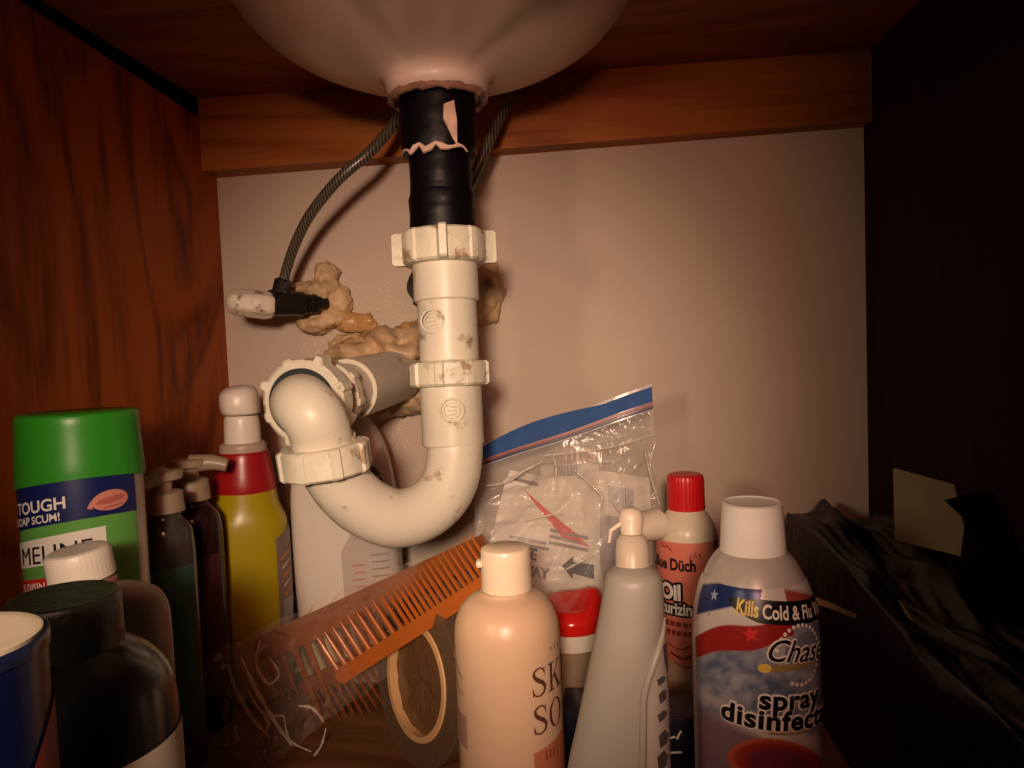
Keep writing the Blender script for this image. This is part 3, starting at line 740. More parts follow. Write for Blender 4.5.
# ---- tall white bottle behind the trap
Z = .645; cx = 345; b0 = vert(cx, 500, Z)
t = thing('cleaner_bottle', b0, 'tall white flat bottle standing behind the trap bend', 'bottle', face(b0)+math.radians(-14))
_, l = lpart('bottle_body', base_rows([(r[0], r[1], r[2], r[3], (r[0]-.13)*-.02, 0) for r in zrows(cx, Z, [(640, 52, 26, 3.4), (560, 53, 26, 3.4), (500, 52, 26, 3.2), (470, 49, 25, 3), (440, 42, 23, 2.8), (418, 30, 20, 2.5), (405, 20, 17, 2.2), (400, 17, 16, 2)])]), M_wht, t)
lpart('cap', zrows(cx, Z, [(402, 17), (401, 18), (383, 17), (381, 14)]), M_wht, t, smooth=False)
mb = MB(); mb.add(*patch(l, .0, 1.35, hz(cx, 632, Z), hz(cx, 455, Z), .0006, 40, 20, ztop=lambda u: hz(cx, 545-98*math.sin(min(1, u*1.15)*PI/2)**.7, Z)), mi=0)
wrap(mb, oval2d(0, 0, .013, .019), l, .045, .62, hz(cx, 485, Z), .0010, 1)
for k in range(4): wrap(mb, rect2d(-.010, -.0012, .010, .0012), l, .045, .62, hz(cx, 474+k*7, Z), .0014, 2 if k % 2 else 3)
for k in range(6): wrap(mb, rect2d(0, 0, .0075, .0012), l, .045, .05+.02*(k % 2), hz(cx, 560+k*7, Z), .0010, 4, ang=.1)
for k in range(9): wrap(mb, rect2d(0, 0, .022, .0010), l, .045, .35, hz(cx, 550+k*7, Z), .0010, 5)
mb.build('label', [W((0.52, 0.43, 0.39)), W((0.11, 0.07, 0.09)), W((0.50, 0.22, 0.07)), W((0.55, 0.42, 0.30)), W((0.50, 0.20, 0.16)), W((0.26, 0.2, 0.2))], t, local=True, sharp=0)

# ---- peach lotion bottle
Z = .41; cx = 509; b0 = vert(cx, 680, Z)
t = thing('lotion_bottle', b0, 'peach lotion bottle with round cream flip cap in the foreground', 'bottle', face(b0))
M_peach = mat('peach plastic', (0.66, 0.45, 0.30), .34, sss=.25)
_, l = lpart('bottle_body', base_rows(zrows(cx, Z, [(1200, 52.5), (700, 52.5), (635, 52.5), (622, 51.8), (610, 48.5), (600, 42.5), (594, 35.5), (591, 29), (589.5, 26.5), (587, 25)])), M_peach, t)
capm = mat('cream cap', (0.82, 0.66, 0.50), .32, sss=.1)
mb = MB(); Loft([r_+(0,)*0 for r_ in zrows(cx, Z, [(587, 24.0), (586, 25.3), (548, 24.6), (545.5, 23.8), (544.5, 22)])], sub=3, seg=64, smooth=False).mesh(mb)
mb.v = [v_+Vector((.0008, 0, 0)) for v_ in mb.v]
mb.box(Vector((-24.5*Z/F, -.004, hz(cx, 558, Z))), (.004, .007, .004), bev=.0015)
mb.build('flip_cap', capm, t, local=True)
R = 53.5*Z/F; mb = MB(); thp = lambda px: math.asin(max(-1, min(1, (px-cx)/53.5)))
yq = lambda y, th=1.0: hz(cx, hor(cx)+(y-hor(cx))*(1-.0723*math.cos(th)), Z)
wrap(mb, serif_line('SKIN', .0153), l, R, thp(530), yq(700, .4), .0005, 0)
wrap(mb, serif_line('SO', .0153), l, R, thp(530), yq(739, .4), .0005, 0)
wrap(mb, serif_line('SOFT', .0153), l, R, thp(530)+1.15, yq(739, .4), .0005, 0)
for k in range(3): wrap(mb, rect2d(0, 0, .0016, .0022), l, R, thp(549)+k*.12, yq(656, .6), .0005, 1)
mb.add(*patch(l, .40, 1.9, .02, yq(748, .4), .0004, 24, 8, ztop=lambda u: yq(757-14*u, .4)), mi=2)
for k in range(4): wrap(mb, rect2d(0, 0, .0012, .005), l, R, thp(541)+k*.09, yq(768, .4), .0008, 3)
for k in range(2): wrap(mb, stroke2d(bez([(0, .010), (.006, .002), (.013, -.002)]), .0016), l, R, -1.42, yq(668+k*17, 1.2), .0005, 1)
wrap(mb, rect2d(0, 0, .016, .018), l, R, -1.45, yq(742, 1.2), .0005, 1)
mb.build('label', [W((0.10, 0.035, 0.03)), W((0.38, 0.24, 0.18)), W((0.50, 0.17, 0.09)), W((0.30, 0.07, 0.04))], t, local=True, sharp=0)

# ---- jar with red lid behind the lotion bottle
Z = .52; cx = 572; b0 = vert(cx, 640, Z)
t = thing('squeeze_jar', b0, 'clear jar with shiny red flip lid between lotion bottle and white bottle', 'jar', face(b0))
lpart('jar_body', base_rows(zrows(cx, Z, [(720, 30), (650, 31), (640, 30)])), mat('murky clear jar', (0.28, 0.20, 0.12), .2), t)
lpart('neck_ring', zrows(cx, Z, [(641, 31), (640, 33), (623, 33), (621, 31)]), M_wht, t, smooth=False)
mb = MB(); ll = Loft(zrows(cx, Z, [(624, 33), (623, 34.5), (612, 34.5), (603, 31), (598, 27), (597, 20)]), sub=3, seg=64)
vs = []
for r in ll.rows:
    for k in range(64):
        th = 2*PI*k/64; v_ = ll.pt(r, th); h_ = (r[0]-ll.rows[0][0])
        v_.z += h_*.35*max(0, math.sin(th-.15))**3-h_*.2*max(0, math.cos(th))
        vs.append(v_)
n = len(ll.rows); mb.add(vs, [(i*64+k, i*64+(k+1) % 64, (i+1)*64+(k+1) % 64, (i+1)*64+k) for i in range(n-1) for k in range(64)]+[tuple((n-1)*64+k for k in range(64)), tuple(range(64))])
mb.build('lid', mat('shiny red plastic', (0.62, 0.015, 0.010), .15), t, local=True, sharp=45)

# ---- foreground white bottle with panel on its right side
Z = .36; cx = 632; b0 = vert(625, 680, Z)
t = thing('detergent_bottle', b0, 'white tapering bottle with ribbed side panel in the foreground', 'bottle', face(b0))
M_wb = mat('matte white plastic', (0.36, 0.33, 0.285), .42)
s_ = Z/F
spec = [(1000, 545, 676), (900, 552, 674), (768, 568, 669), (735, 575, 668), (700, 582, 667), (665, 589, 665), (640, 594, 664), (615, 599, 663.5), (597, 602, 663), (585, 603.5, 662), (575, 605.5, 660.5), (569, 609, 656.5), (565, 615, 650.5), (562.5, 621, 644), (562, 625, 640)]
rows = []
for (y, x0, x1) in spec:
    xm = (x0+x1)/2; rx = (x1-x0)/2; zz_ = hz(xm, y, Z)
    rows.append((max(.004, zz_), rx*s_, min(rx, 36)*s_*.98, 2.2, (P(xm, y, Z)-b0).dot(Vector((math.cos(face(b0)), math.sin(face(b0)), 0))), 0))
rows = sorted(rows)
_, l = lpart('bottle_body', [(.0008, rows[0][1]-.004, rows[0][2]-.004, 2.2, rows[0][4], 0)]+rows, M_wb, t, sub=5)
# nozzle: grey neck, knob and a beige spout behind
nz = rows[-1]; cxn = nz[4]
mb = MB(); Loft([(nz[0]-.008, 17*s_, 17*s_, 2, cxn, .0), (nz[0]+.004, 17*s_, 17*s_, 2, cxn, .004), (nz[0]+.010, 15.5*s_, 15*s_, 2, cxn, .006), (nz[0]+.013, 11*s_, 11*s_, 2, cxn, .007)], sub=3, seg=40).mesh(mb)
mb.build('nozzle_collar', mat('greyish neck', (0.56, 0.46, 0.37), .35), t, local=True)
mb = MB(); Loft([(nz[0]+.006, 9*s_, 9*s_, 2, cxn+.0005, .009), (nz[0]+.013, 11*s_, 11*s_, 2, cxn, .010), (nz[0]+.019, 13*s_, 12*s_, 2, cxn, .012), (nz[0]+.0235, 10*s_, 9*s_, 2, cxn, .012), (nz[0]+.025, 5*s_, 5*s_, 2, cxn, .012)], sub=3, seg=40).mesh(mb)
mb.tube([Vector((cxn, .014, nz[0]+.014)), Vector((cxn+.013, .026, nz[0]+.013))], [.007, .0082], seg=20)
mb.tube([Vector((cxn-.005, .008, nz[0]+.018)), Vector((cxn-.010, .006, nz[0]+.015)), Vector((cxn-.011, .006, nz[0]+.009))], [.0012, .001, .0008], seg=8)
mb.build('nozzle', mat('cream nozzle', (0.66, 0.55, 0.44), .35), t, local=True)
zy = lambda y: hz(640, y, Z)
def edge_th(y):
    tt = (y-612)/(780-612); return 1.35-.98*math.sin(min(1, max(0, tt*2.2))*PI/2)+.10*max(0, tt-.45)
mb = MB(); mb.tube([l.surf(edge_th(y), zy(y), .0003) for y in range(612, 960, 6)], [min(.0018, .0004+.0003*i) for i in range(len(range(612, 960, 6)))], seg=12)
mb.build('panel_rim', M_wb, t, local=True)
mb = MB(); ys = list(range(616, 960, 4)); vs = []; fs = []
for i, y in enumerate(ys):
    for k in range(9): vs.append(l.surf(edge_th(y)+.04+(1.75-edge_th(y))*k/8, zy(y), .0006))
for i in range(len(ys)-1):
    for k in range(8): fs.append((i*9+k, i*9+k+1, (i+1)*9+k+1, (i+1)*9+k))
mb.add(vs, fs, 0)
mb.add([l.surf(a_, zy(y), .0012) for a_, y in ((1.0, 636), (1.25, 634), (1.5, 660), (1.35, 668), (1.08, 652))], [(0, 1, 2, 3, 4)], 1)
for k, (yy, hh) in enumerate(((672, .004), (690, .006), (708, .005), (734, .008), (756, .009))):
    wrap(mb, ([(0, 0), (.005, .001), (.006, hh*.6), (.003, hh), (-.001, hh*.8)], [(0, 1, 2, 3, 4)]), l, .018, .78+.04*(k % 2), zy(yy), .0012, 1)
for k in range(8): wrap(mb, rect2d(0, 0, .012, .0008), l, .018, 1.15, zy(672+k*11), .0012, 2)
mb.build('label', [W((0.50, 0.44, 0.38)), W((0.09, 0.07, 0.07)), W((0.25, 0.2, 0.19))], t, local=True, sharp=0)

# ---- hair lotion bottle, red cap
Z = .575; cx = 688; b0 = vert(cx, 580, Z)
t = thing('hair_lotion_bottle', b0, 'small cream bottle with red cap and salmon label by the back panel', 'bottle', face(b0))
_, l = lpart('bottle_body', base_rows(zrows(cx, Z, [(688, 30), (560, 30), (540, 30), (527, 28.5), (517, 24), (510, 19), (506, 16.5)]), bev=.002), mat('cream bottle', (0.76, 0.66, 0.50), .3, sss=.15), t)
lpart('cap', zrows(cx, Z, [(508, 17), (507, 18.4), (478, 17.8), (474, 17), (472.5, 15)]), mat('red ribbed cap', (0.60, 0.010, 0.012), .35), t, rmod=lambda th, z: 1+.012*math.cos(th*36), smooth=False, seg=120)
R = 30*Z/F; yd = lambda y, c=1.0: hz(cx, hor(cx)+(y-hor(cx))*(1-.0405*c), Z); thd = lambda px: math.asin(max(-1, min(1, (px-cx)/30.)))
mb = MB(); mb.add(*patch(l, -2.4, 2.4, yd(668), yd(543), .0004, 60, 8), mi=0)
mb.add(*patch(l, -2.4, 2.4, .008, yd(668), .0003, 60, 4), mi=4)
wrap(mb, text2d('Blue Düch', .0088, .035, .72), l, R, thd(669)-.66, yd(571), .0009, 1)
wrap(mb, stroke2d([(0, 0), (.001, .004), (.003, .001), (.004, .005), (.005, .001), (.007, .004), (.008, 0)], .0009), l, R, thd(690), yd(559), .0009, 3)
wrap(mb, oval2d(0, 0, .008, .0026), l, R, thd(706), yd(580), .0009, 5)
wrap(mb, stroke2d(bez([(-.004, -.001), (0, .001), (.004, 0)]), .0008), l, R, thd(706), yd(580), .0012, 2)
wrap(mb, stroke2d(bez([(0, .003), (.003, .0), (.006, .001), (.010, -.002)]), .0014), l, R, thd(664), yd(549), .0009, 6)
for dx_, dy_ in ((-.0012, 0), (.0012, 0), (0, -.0012), (0, .0012), (-.0009, -.0009), (.0009, .0009), (.0009, -.0009), (-.0009, .0009)):
    wrap(mb, text2d('Oil', .0118, .07, .8), l, R, thd(664)+dx_/R, yd(601)+dy_, .0009, 1)
    wrap(mb, text2d('Moisturizing', .0092, .06, .72), l, R, thd(664)-.75+dx_/R, yd(616)+dy_, .0010, 1)
wrap(mb, text2d('Oil', .0118, .045, .8), l, R, thd(664), yd(601), .0014, 2)
wrap(mb, text2d('Moisturizing', .0092, .03, .72), l, R, thd(664)-.75, yd(616), .0015, 2)
wrap(mb, join2d(*[rect2d(i*.0048, 0, i*.0048+.0038, .0038) for i in range(6)]), l, R, thd(666), yd(629), .0009, 3)
wrap(mb, join2d(*[rect2d(i*.0042, 0, i*.0042+.0032, .0036) for i in range(7)]), l, R, thd(664), yd(638), .0009, 3)
for k in range(3): wrap(mb, stroke2d(bez([(0, 0), (.010, -.003), (.020, .001), (.028, -.004)]), .0010+.0008*(k % 2)), l, R, thd(668)+.1*k, yd(648+k*9), .0009, 3)
mb.build('label', [W((0.72, 0.21, 0.15)), I_black, I_white, W((0.26, 0.035, 0.03)), W((0.60, 0.40, 0.28)), W((0.25, 0.22, 0.20)), W((0.40, 0.07, 0.05))], t, local=True, sharp=0)

# ---- disinfectant spray
Z = .38; cx = fit(692.5, 820, Z); b0 = vert(cx, 640, Z)
t = thing('disinfectant_can', b0, 'aerosol can with white cap and red, white and blue print on the right', 'spray can', face(b0))
R = 63.8*Z/F*KW
M_can = mat('silvery can', (0.55, 0.52, 0.47), .28, metal=.25)
_, l = lpart('can_body', base_rows(zrows(cx, Z, [(1200, 63.8), (635, 63.8), (610, 61.5), (588, 57), (568, 48.5), (552, 38), (547, 32)])), M_can, t)
lpart('cap', zrows(cx, Z, [(550, 32.5), (549, 33.5), (502, 30.5), (500.5, 31), (499.5, 28.5), (500.5, 27), (501.5, 10)]), mat('white aerosol cap', (0.82, 0.80, 0.74), .35), t, smooth=False, seg=80)
z400, z600 = hz(cx, 400, Z), hz(cx, 600, Z)
def yapp(th, z):      # height on the can -> row of the photograph
    v_ = 400+(z-z400)/(z600-z400)*200
    return hor(cx)+(v_-hor(cx))/(1-.0865*math.cos(th))
SIL = (0.50, 0.47, 0.43); NVY = (0.015, 0.035, 0.15); WHT = (0.62, 0.58, 0.54); RD = (0.34, 0.02, 0.018)
def chase(th, z):
    x = cx+64*math.sin(th) if abs(th) < PI/2 else cx+64*math.copysign(2-abs(math.sin(th)), th)
    y = yapp(th, z); nz_ = fbm(x*.02, y*.02); n2 = fbm(x*.09+5, y*.09)
    c = WHT
    # blue field, wave and cloud
    yf = 588+ (0 if x < 735 else (x-735)*.05)
    c = mixc((0.50, 0.48, 0.45), c, ss(yf-26, yf-10, y))
    if x < 762+8*n2: c = mixc(c, NVY, ss(yf-2, yf+2, y)*(1-ss(617-(x-700)*.22, 620-(x-700)*.22, y)))
    if x > 790: c = mixc(c, (0.36, 0.07, 0.05), ss(588, 594, y)*(1-ss(604, 612, y)))
    yr = 652-(x-700)*.26-3*math.sin((x-700)/12.); hr = 11+2*math.sin((x-690)/25.)
    c2 = mixc((0.10, 0.14, 0.24), (0.42, 0.44, 0.48), max(0, min(1, .45+nz_*.7+n2*.5)))
    c = mixc(c, c2, ss(yr+6, yr+14, y)*(1-ss(720, 735, y)) if x < 800 else ss(yr, yr+10, y)*(1-ss(725, 740, y)))
    if x > 788: c = mixc(c, c2, ss(612, 620, y)*(1-ss(715, 735, y)))
    if x < 792: c = mixc(c, RD, ss(yr-hr-1, yr-hr+1, y)*(1-ss(yr+hr-1, yr+hr+1, y)))
    # lower: pale swirl then dusky violet with a red oval
    ysw = 702+ (x-700)*.42
    c = mixc(c, (0.45, 0.42, 0.42), math.exp(-((y-ysw)/7)**2)*(1 if x < 745 else .5))
    c = mixc(c, (0.22, 0.14, 0.17), ss(ysw+8, ysw+24, y))
    ex_ = (x-775)/48.; ey_ = (y-768)/26.; d = ex_*ex_+ey_*ey_
    if d < 1: c = mixc((0.30, 0.03, 0.025), (0.50, 0.11, 0.05), ss(.55, .95, d)); c = mixc(c, (0.16, 0.03, 0.06), 1-ss(.25, .5, d))
    c = mixc(c, WHT, 1-ss(-1.22, -1.12, th)) if th < -1.0 else c
    return c
attr_grid('label', l, -1.9, 2.6, .03, hz(cx, 572, Z), 300, 300, .0004, chase, attr_mat('printed can', .28, .15), t)
lab2 = MB(); ch_t = lambda px: math.asin(max(-1, min(1, (px-cx)/64.)))
yc = lambda y, px=756: hz(cx, hor(cx)+(y-hor(cx))*(1-.0865*math.cos(ch_t(px))), Z)
# black ribbon with the claim
t_a = ch_t(727); za = yc(616, 735); dn = lambda u: -.10*u*(2.1-t_a)*R
vs, fs = patch(l, t_a, 2.1, 0, 0, .0009, 48, 3, zbot=lambda u: za+.0045-.0068*min(1, u*5)**.7+dn(u), ztop=lambda u: za+.0062+.0022*min(1, u*5)+dn(u))
lab2.add(vs, fs, 0)
wrap(lab2, text2d('Kills', .0068, .03, .70), l, R, ch_t(736), za, .0015, 1, ang=-.10)
wrap(lab2, text2d('Cold & Flu Viruses', .0064, .02, .76), l, R, ch_t(762), za-.10*.0140, .0015, 2, ang=-.10)
for (px, py, rr_, mi) in ((712, 600, .0030, 3), (709, 618, .0016, 3), (751, 637, .0042, 4)):
    wrap(lab2, star2d(0, 0, rr_), l, R, ch_t(px), yc(py, px), .0009, mi, ang=.2)
# string of beads round the emblem
for k in range(15):
    a_ = PI*(.08+.95*k/14.); wrap(lab2, oval2d(0, 0, .0010, .0010, 10), l, R, ch_t(797)+.42*-math.cos(a_)*1.0, yc(657, 780)+.0135*math.sin(a_), .0010, 2)
    if k > 3: wrap(lab2, oval2d(0, 0, .0010, .0010, 10), l, R, ch_t(797)+.40*-math.cos(a_), yc(660, 780)-.0130*math.sin(a_), .0010, 2)
wrap(lab2, oval2d(0, 0, .0120, .0085), l, R, ch_t(797)+.1, yc(652, 790), .0009, 5)
def outlined(sh_fn, px, py, sz, ang, ow=.0007, grow=.03, sx=1.0, shear=0.0, space=1.0, txt=''):
    th_ = ch_t(px); z_ = yc(py, px)
    for a_ in range(8): wrap(lab2, text2d(txt, sz, grow, sx, shear, space), l, R, th_+ow*math.cos(a_*PI/4)/R, z_+ow*math.sin(a_*PI/4), .0010+.00002*a_, 2, ang=ang)
    wrap(lab2, text2d(txt, sz, grow, sx, shear, space), l, R, th_, z_, .0016, 0, ang=ang)
outlined(None, 762, 661, .0106, -.13, .0007, .008, .92, .35, 1.0, 'Chase')
wrap(lab2, rect2d(-.002, -.0016, .026, .0016), l, R, ch_t(766), yc(669, 775), .0010, 6)
wrap(lab2, oval2d(0, 0, .0030, .0022), l, R, ch_t(763), yc(669, 770), .0013, 1)
outlined(None, 757, 711, .0094, -.07, .0008, .035, 1.05, 0, 1.08, 'spray')
outlined(None, 722, 724, .0094, -.08, .0008, .035, 1.05, 0, 1.08, 'disinfectant')
wrap(lab2, rect2d(0, 0, .020, .0012), l, R, ch_t(765), yc(738, 765), .0010, 6, ang=-.08)
lab2.build('lettering', [I_black, I_yel, I_white, W((0.30, 0.36, 0.50)), W((0.62, 0.02, 0.02)), W((0.16, 0.2, 0.26)), W((0.30, 0.22, 0.08))], t, local=True, sharp=0)

KW = 1.0
# ================================================================ ZIP BAG AND PACKETS
M_film = film('clear bag film', (1, .98, .95), clear=.82, haze=.32, rough=.16, bump=.7, bscale=20)
def sheet(mb, c, nu, nv, fn, mi=0, close=False):
    """c: four corners TL TR BR BL; fn(u,v) -> (offset towards the eye)"""
    TL, TR, BR, BL = [Vector(q) for q in c]; nrm = (TR-TL).cross(BL-TL).normalized()
    if nrm.dot(EYE-TL) < 0: nrm = -nrm
    vs = []
    for j in range(nv+1):
        for i in range(nu+1):
            u, v_ = i/nu, j/nv; p = TL*(1-u)*(1-v_)+TR*u*(1-v_)+BR*u*v_+BL*(1-u)*v_
            vs.append(p+nrm*fn(u, v_))
    fs = [(j*(nu+1)+i, j*(nu+1)+i+1, (j+1)*(nu+1)+i+1, (j+1)*(nu+1)+i) for j in range(nv) for i in range(nu)]
    mb.add(vs, fs, mi)
def ridge(x, y, s=0.0): return 1-abs(noise.noise(Vector((x, y, s))))*2
def bagc(Zt, Zb): return [P(480, 449, Zt), P(652, 388, Zt-.012), P(676, 612, Zb), P(470, 650, Zb)]
zb_ = thing('zip_bag', P(575, 640, .56), 'clear zip bag with blue seal leaning on the back panel', 'bag')
C = [P(480, 449, .63), P(652, 388, .618), P(662, 612, .606), P(470, 650, .57)]
def bulge(u, v): 
    e = (4*u*(1-u))**.5*ss(.12, .45, v)
    w_ = ss(.14, .3, v)
    return .024*e+w_*(.008*ridge(u*5+v*2, v*6, 1.)+.005*ridge(u*11, v*8+u*4, 4.)+.004*ridge(u*4-v*12, v*4, 8.))-.004
mb = MB(); sheet(mb, C, 70, 70, bulge); sheet(mb, C, 20, 20, lambda u, v: -.004-.006*(4*u*(1-u))*ss(.2, .6, v))
mb.build('bag_film', M_film, zb_, sharp=0)
def strip(name, m, v0, v1, off, label=None, lift=0.0):
    TL, TR, BR, BL = C; mb_ = MB(); n_ = 30; vs = []
    nrm = (TR-TL).cross(BL-TL).normalized()
    if nrm.dot(EYE-TL) < 0: nrm = -nrm
    for i in range(n_+1):
        u = i/n_; up_ = (TL-BL)*(1-u)+(TR-BR)*u
        a_ = TL*(1-u)+TR*u; lf = lift*math.sin(min(1, u/.72)*PI)
        top = a_-up_*v0+Vector((0, 0, lf)); bot = a_-up_*v1
        w1 = nrm*(off+.0015*math.sin(u*9)); vs += [top+w1, bot+w1, bot+w1-nrm*.0012, top+w1-nrm*.0012]
    fs = []
    for i in range(n_):
        for k in range(4): fs.append((4*i+k, 4*i+(k+1) % 4, 4*i+4+(k+1) % 4, 4*i+4+k))
    fs += [(0, 1, 2, 3), (4*n_, 4*n_+1, 4*n_+2, 4*n_+3)]
    mb_.add(vs, fs); o = mb_.build(name, m, zb_, sharp=30); return o
strip('zip_seal', mat('blue zip seal', (0.035, 0.10, 0.30), .6, spec=.15, var=.2, vscale=60), -.005, .062, .0, lift=.006)
strip('seal_line', mat('rosy seal line', (0.34, 0.12, 0.13), .4), .068, .082, .001)
strip('seal_line', mat('dark seal line', (0.06, 0.05, 0.10), .4), .086, .096, .001)
strip('hem', film('clear hem', (1, 1, 1), .6, .3, .2, .1), -.02, .10, -.001)
M_pap = mat('white packet paper', (0.66, 0.60, 0.53), .5, bump=.2, bscale=40)
def packet(label, c, amp, sd, prints=None):
    cen = sum((Vector(q) for q in c), Vector())/4
    TL, TR, BR, BL = [Vector(q) for q in c]; nrm = (TR-TL).cross(BL-TL).normalized()
    if nrm.dot(EYE-TL) < 0: nrm = -nrm
    fn = lambda u, v: amp*math.sin(PI*u)*math.sin(PI*v)+amp*.35*noise.noise(Vector((u*4, v*4, sd)))
    mb = MB(); sheet(mb, c, 24, 24, fn, 0); sheet(mb, c, 24, 24, lambda u, v: -.3*fn(u, v)-.001, 0)
    mats = [M_pap]
    if prints:
        for sh, u0_, v0_, sx_, mi in prints:
            vs, fs = slice2d(*sh, .08)
            out = []
            for x, y in vs:
                u = u0_+x*sx_; v = v0_-y*sx_
                out.append(TL*(1-u)*(1-v)+TR*u*(1-v)+BR*u*v+BL*(1-u)*v+nrm*(fn(u, v)+.0008))
            mb.add(out, fs, mi)
    ob = mb.build('paper_packet', [M_pap, I_black, W((0.60, 0.03, 0.03)), I_gray, W((0.25, 0.25, 0.33))], None, sharp=0)
    return tag(ob, label, 'packet')
arrow = ([(.0, .5), (.45, 1.0), (.45, .75), (1.3, .8), (1.3, .15), (.45, .25), (.45, 0)], [(0, 1, 2, 5, 6), (2, 3, 4, 5)])
def bars(nb, w_, h_):
    random.seed(nb); parts = []; x = 0
    while x < w_: q = random.uniform(.02, .06); parts.append(rect2d(x, 0, x+q, h_)); x += q+random.uniform(.02, .06)
    return join2d(*parts)
lines = lambda n_, w_: join2d(*[rect2d(0, i*.16, w_-(i % 2)*.1, i*.16+.09) for i in range(n_)])
packet('white packet printed with black arrow inside the zip bag', [P(506, 478, .602), P(600, 505, .600), P(606, 607, .584), P(478, 592, .578)], .006, 1.,
       [(text2d('FREEZE', .72, .05, .85), .04, .66, .135, 1), (text2d('AWAY', .72, .05, .85), .21, .81, .125, 1), (arrow, .63, .78, .215, 1),
        (([(0, .0), (.9, -.75), (1.3, -.7), (1.6, -.95), (1.0, -.9)], [(0, 1, 2), (1, 3, 2), (1, 4, 3)]), .20, .05, .42, 2),
        (lines(3, 1.0), .50, .50, .36, 3), (lines(2, 1.2), .15, .56, .3, 3)])
packet('white packet with grey text lines at the left inside the zip bag', [P(510, 470, .616), P(560, 480, .612), P(552, 560, .606), P(488, 548, .604)], .004, 2.,
       [(lines(4, 1.0), .10, .40, .55, 3), (text2d('Kra', .72, .02, .8, .3), .02, .80, .32, 2)])
packet('white packet with a small barcode at the upper middle of the zip bag', [P(540, 466, .622), P(598, 462, .618), P(606, 530, .604), P(545, 525, .604)], .004, 3.,
       [(bars(3, 1.4, .6), .22, .20, .30, 4)])
packet('white packet with dark barcode at the upper right of the zip bag', [P(598, 470, .614), P(650, 478, .612), P(652, 565, .606), P(600, 575, .602)], .005, 4.,
       [(bars(5, 1.7, .8), .18, .36, .27, 4)])
packet('greyish violet leaflet behind the nozzle in the zip bag', [P(600, 515, .594), P(640, 520, .592), P(646, 612, .588), P(600, 614, .586)], .003, 5.,
       [(rect2d(0, 0, 1, .03), .0, .35, 1.0, 4)])
bpy.data.objects['paper_packet.004'].data.materials[0] = mat('violet grey leaflet', (0.30, 0.25, 0.27), .4, var=.3, vscale=60)

# ================================================================ COMBS IN A BAG, TAPE ROLL
def comb_mat(name, c): 
    m = mat(name, c, .22, sss=.2, var=.15, vscale=30); return m
M_comb = comb_mat('orange comb plastic', (0.46, 0.12, 0.02)); M_comb2 = comb_mat('amber comb plastic', (0.26, 0.075, 0.012))
def comb(label, A_, B_, T_, sw, th, pitch_f, taper, m, endtooth=True):
    """spine from A to B, teeth towards direction T"""
    A_, B_ = Vector(A_), Vector(B_); ax = (B_-A_); Ln = ax.length; ax.normalize()
    td = Vector(T_)-A_; td = td-ax*td.dot(ax); tl = td.length; td.normalize(); nr = ax.cross(td)
    root = thing('hair_comb', A_, label, 'comb')
    mb = MB()
    prof = []
    for i in range(13):
        a_ = PI/2+PI*i/12; prof.append(A_+ax*(math.cos(a_)*sw*.5+sw*.5)+td*(math.sin(a_)*sw*.5))
    prof2 = [A_+td*(-sw*.5)+ax*sw*.5, B_+td*(-sw*.5), B_+td*(sw*.5), A_+td*(sw*.5)+ax*sw*.5]
    cap_ = [A_+ax*(sw*.5-math.cos(q)*sw*.5)+td*(math.sin(q)*sw*.5) for q in [PI/2-PI*i/12 for i in range(13)]]
    out = [B_+td*(sw*.5)]+cap_+[B_+td*(-sw*.5)]
    n_ = len(out); mb.add([q+nr*th/2 for q in out]+[q-nr*th/2 for q in out], [tuple(range(n_)), tuple(range(n_, 2*n_))[::-1]]+[(i, (i+1) % n_, n_+(i+1) % n_, n_+i) for i in range(n_)])
    mb.build('spine', m, root)
    x = sw*.35; k = 0; teeth = MB()
    while x < Ln-sw*.2:
        wdt = pitch_f(x/Ln)*.48; L_ = tl*(taper(x/Ln))
        b_ = A_+ax*x+td*sw*.4
        tip = b_+td*L_
        ww = wdt/2; q1, q2 = .5, .12
        vs = []
        for s1, base_, wq, hq in ((0, b_, ww, th/2), (1, b_+td*L_*.6, ww*.75, th*.4), (2, tip, ww*.25, th*.12)):
            vs += [base_+ax*wq+nr*hq*q1, base_+ax*wq*q1+nr*hq, base_-ax*wq*q1+nr*hq, base_-ax*wq+nr*hq*q1, base_-ax*wq-nr*hq*q1, base_-ax*wq*q1-nr*hq, base_+ax*wq*q1-nr*hq, base_+ax*wq-nr*hq*q1]
        fs = [tuple(range(8))[::-1], tuple(range(16, 24))]+[(8*i+j, 8*i+(j+1) % 8, 8*i+8+(j+1) % 8, 8*i+8+j) for i in range(2) for j in range(8)]
        MB().add(vs, fs).build('tooth', m, root); x += pitch_f(x/Ln); k += 1
    return root
comb('small orange pocket comb lying on top of the bagged combs', P(338, 678, .518), P(500, 574, .462), P(318, 640, .520), .0105, .0035,
     lambda t: .0082-.0034*ss(.38, .5, t), lambda t: .92, M_comb)
comb('large amber rake comb inside the clear bag', P(256, 652, .580), P(488, 546, .565), P(300, 745, .570), .020, .004,
     lambda t: .0112, lambda t: .95 if .10 < t < .16 else (.62 if t > .1 else .45), M_comb2)
comb('dark amber fine-toothed comb underneath the small pocket comb', P(300, 690, .580), P(455, 612, .545), P(336, 735, .580), .012, .003,
     lambda t: .0065, lambda t: .8, comb_mat('dark comb plastic', (0.22, 0.06, 0.015)))
M_film2 = film('crinkled comb bag film', (1, .95, .86), clear=.955, haze=.15, rough=.07, bump=1.0, bscale=30)
pb = MB()
def cr(u, v):
    q = ss(0, .35, 1-u)
    return .010*(4*v*(1-v))+.016*q*ridge(u*7+v*3, v*4, 3.)+.006*q*ridge(u*16-v*5, v*7, 9.)+.004*ridge(u*17, v*12, 5.)*(.3+q)+.003*noise.noise(Vector((u*20, v*20, 2)))
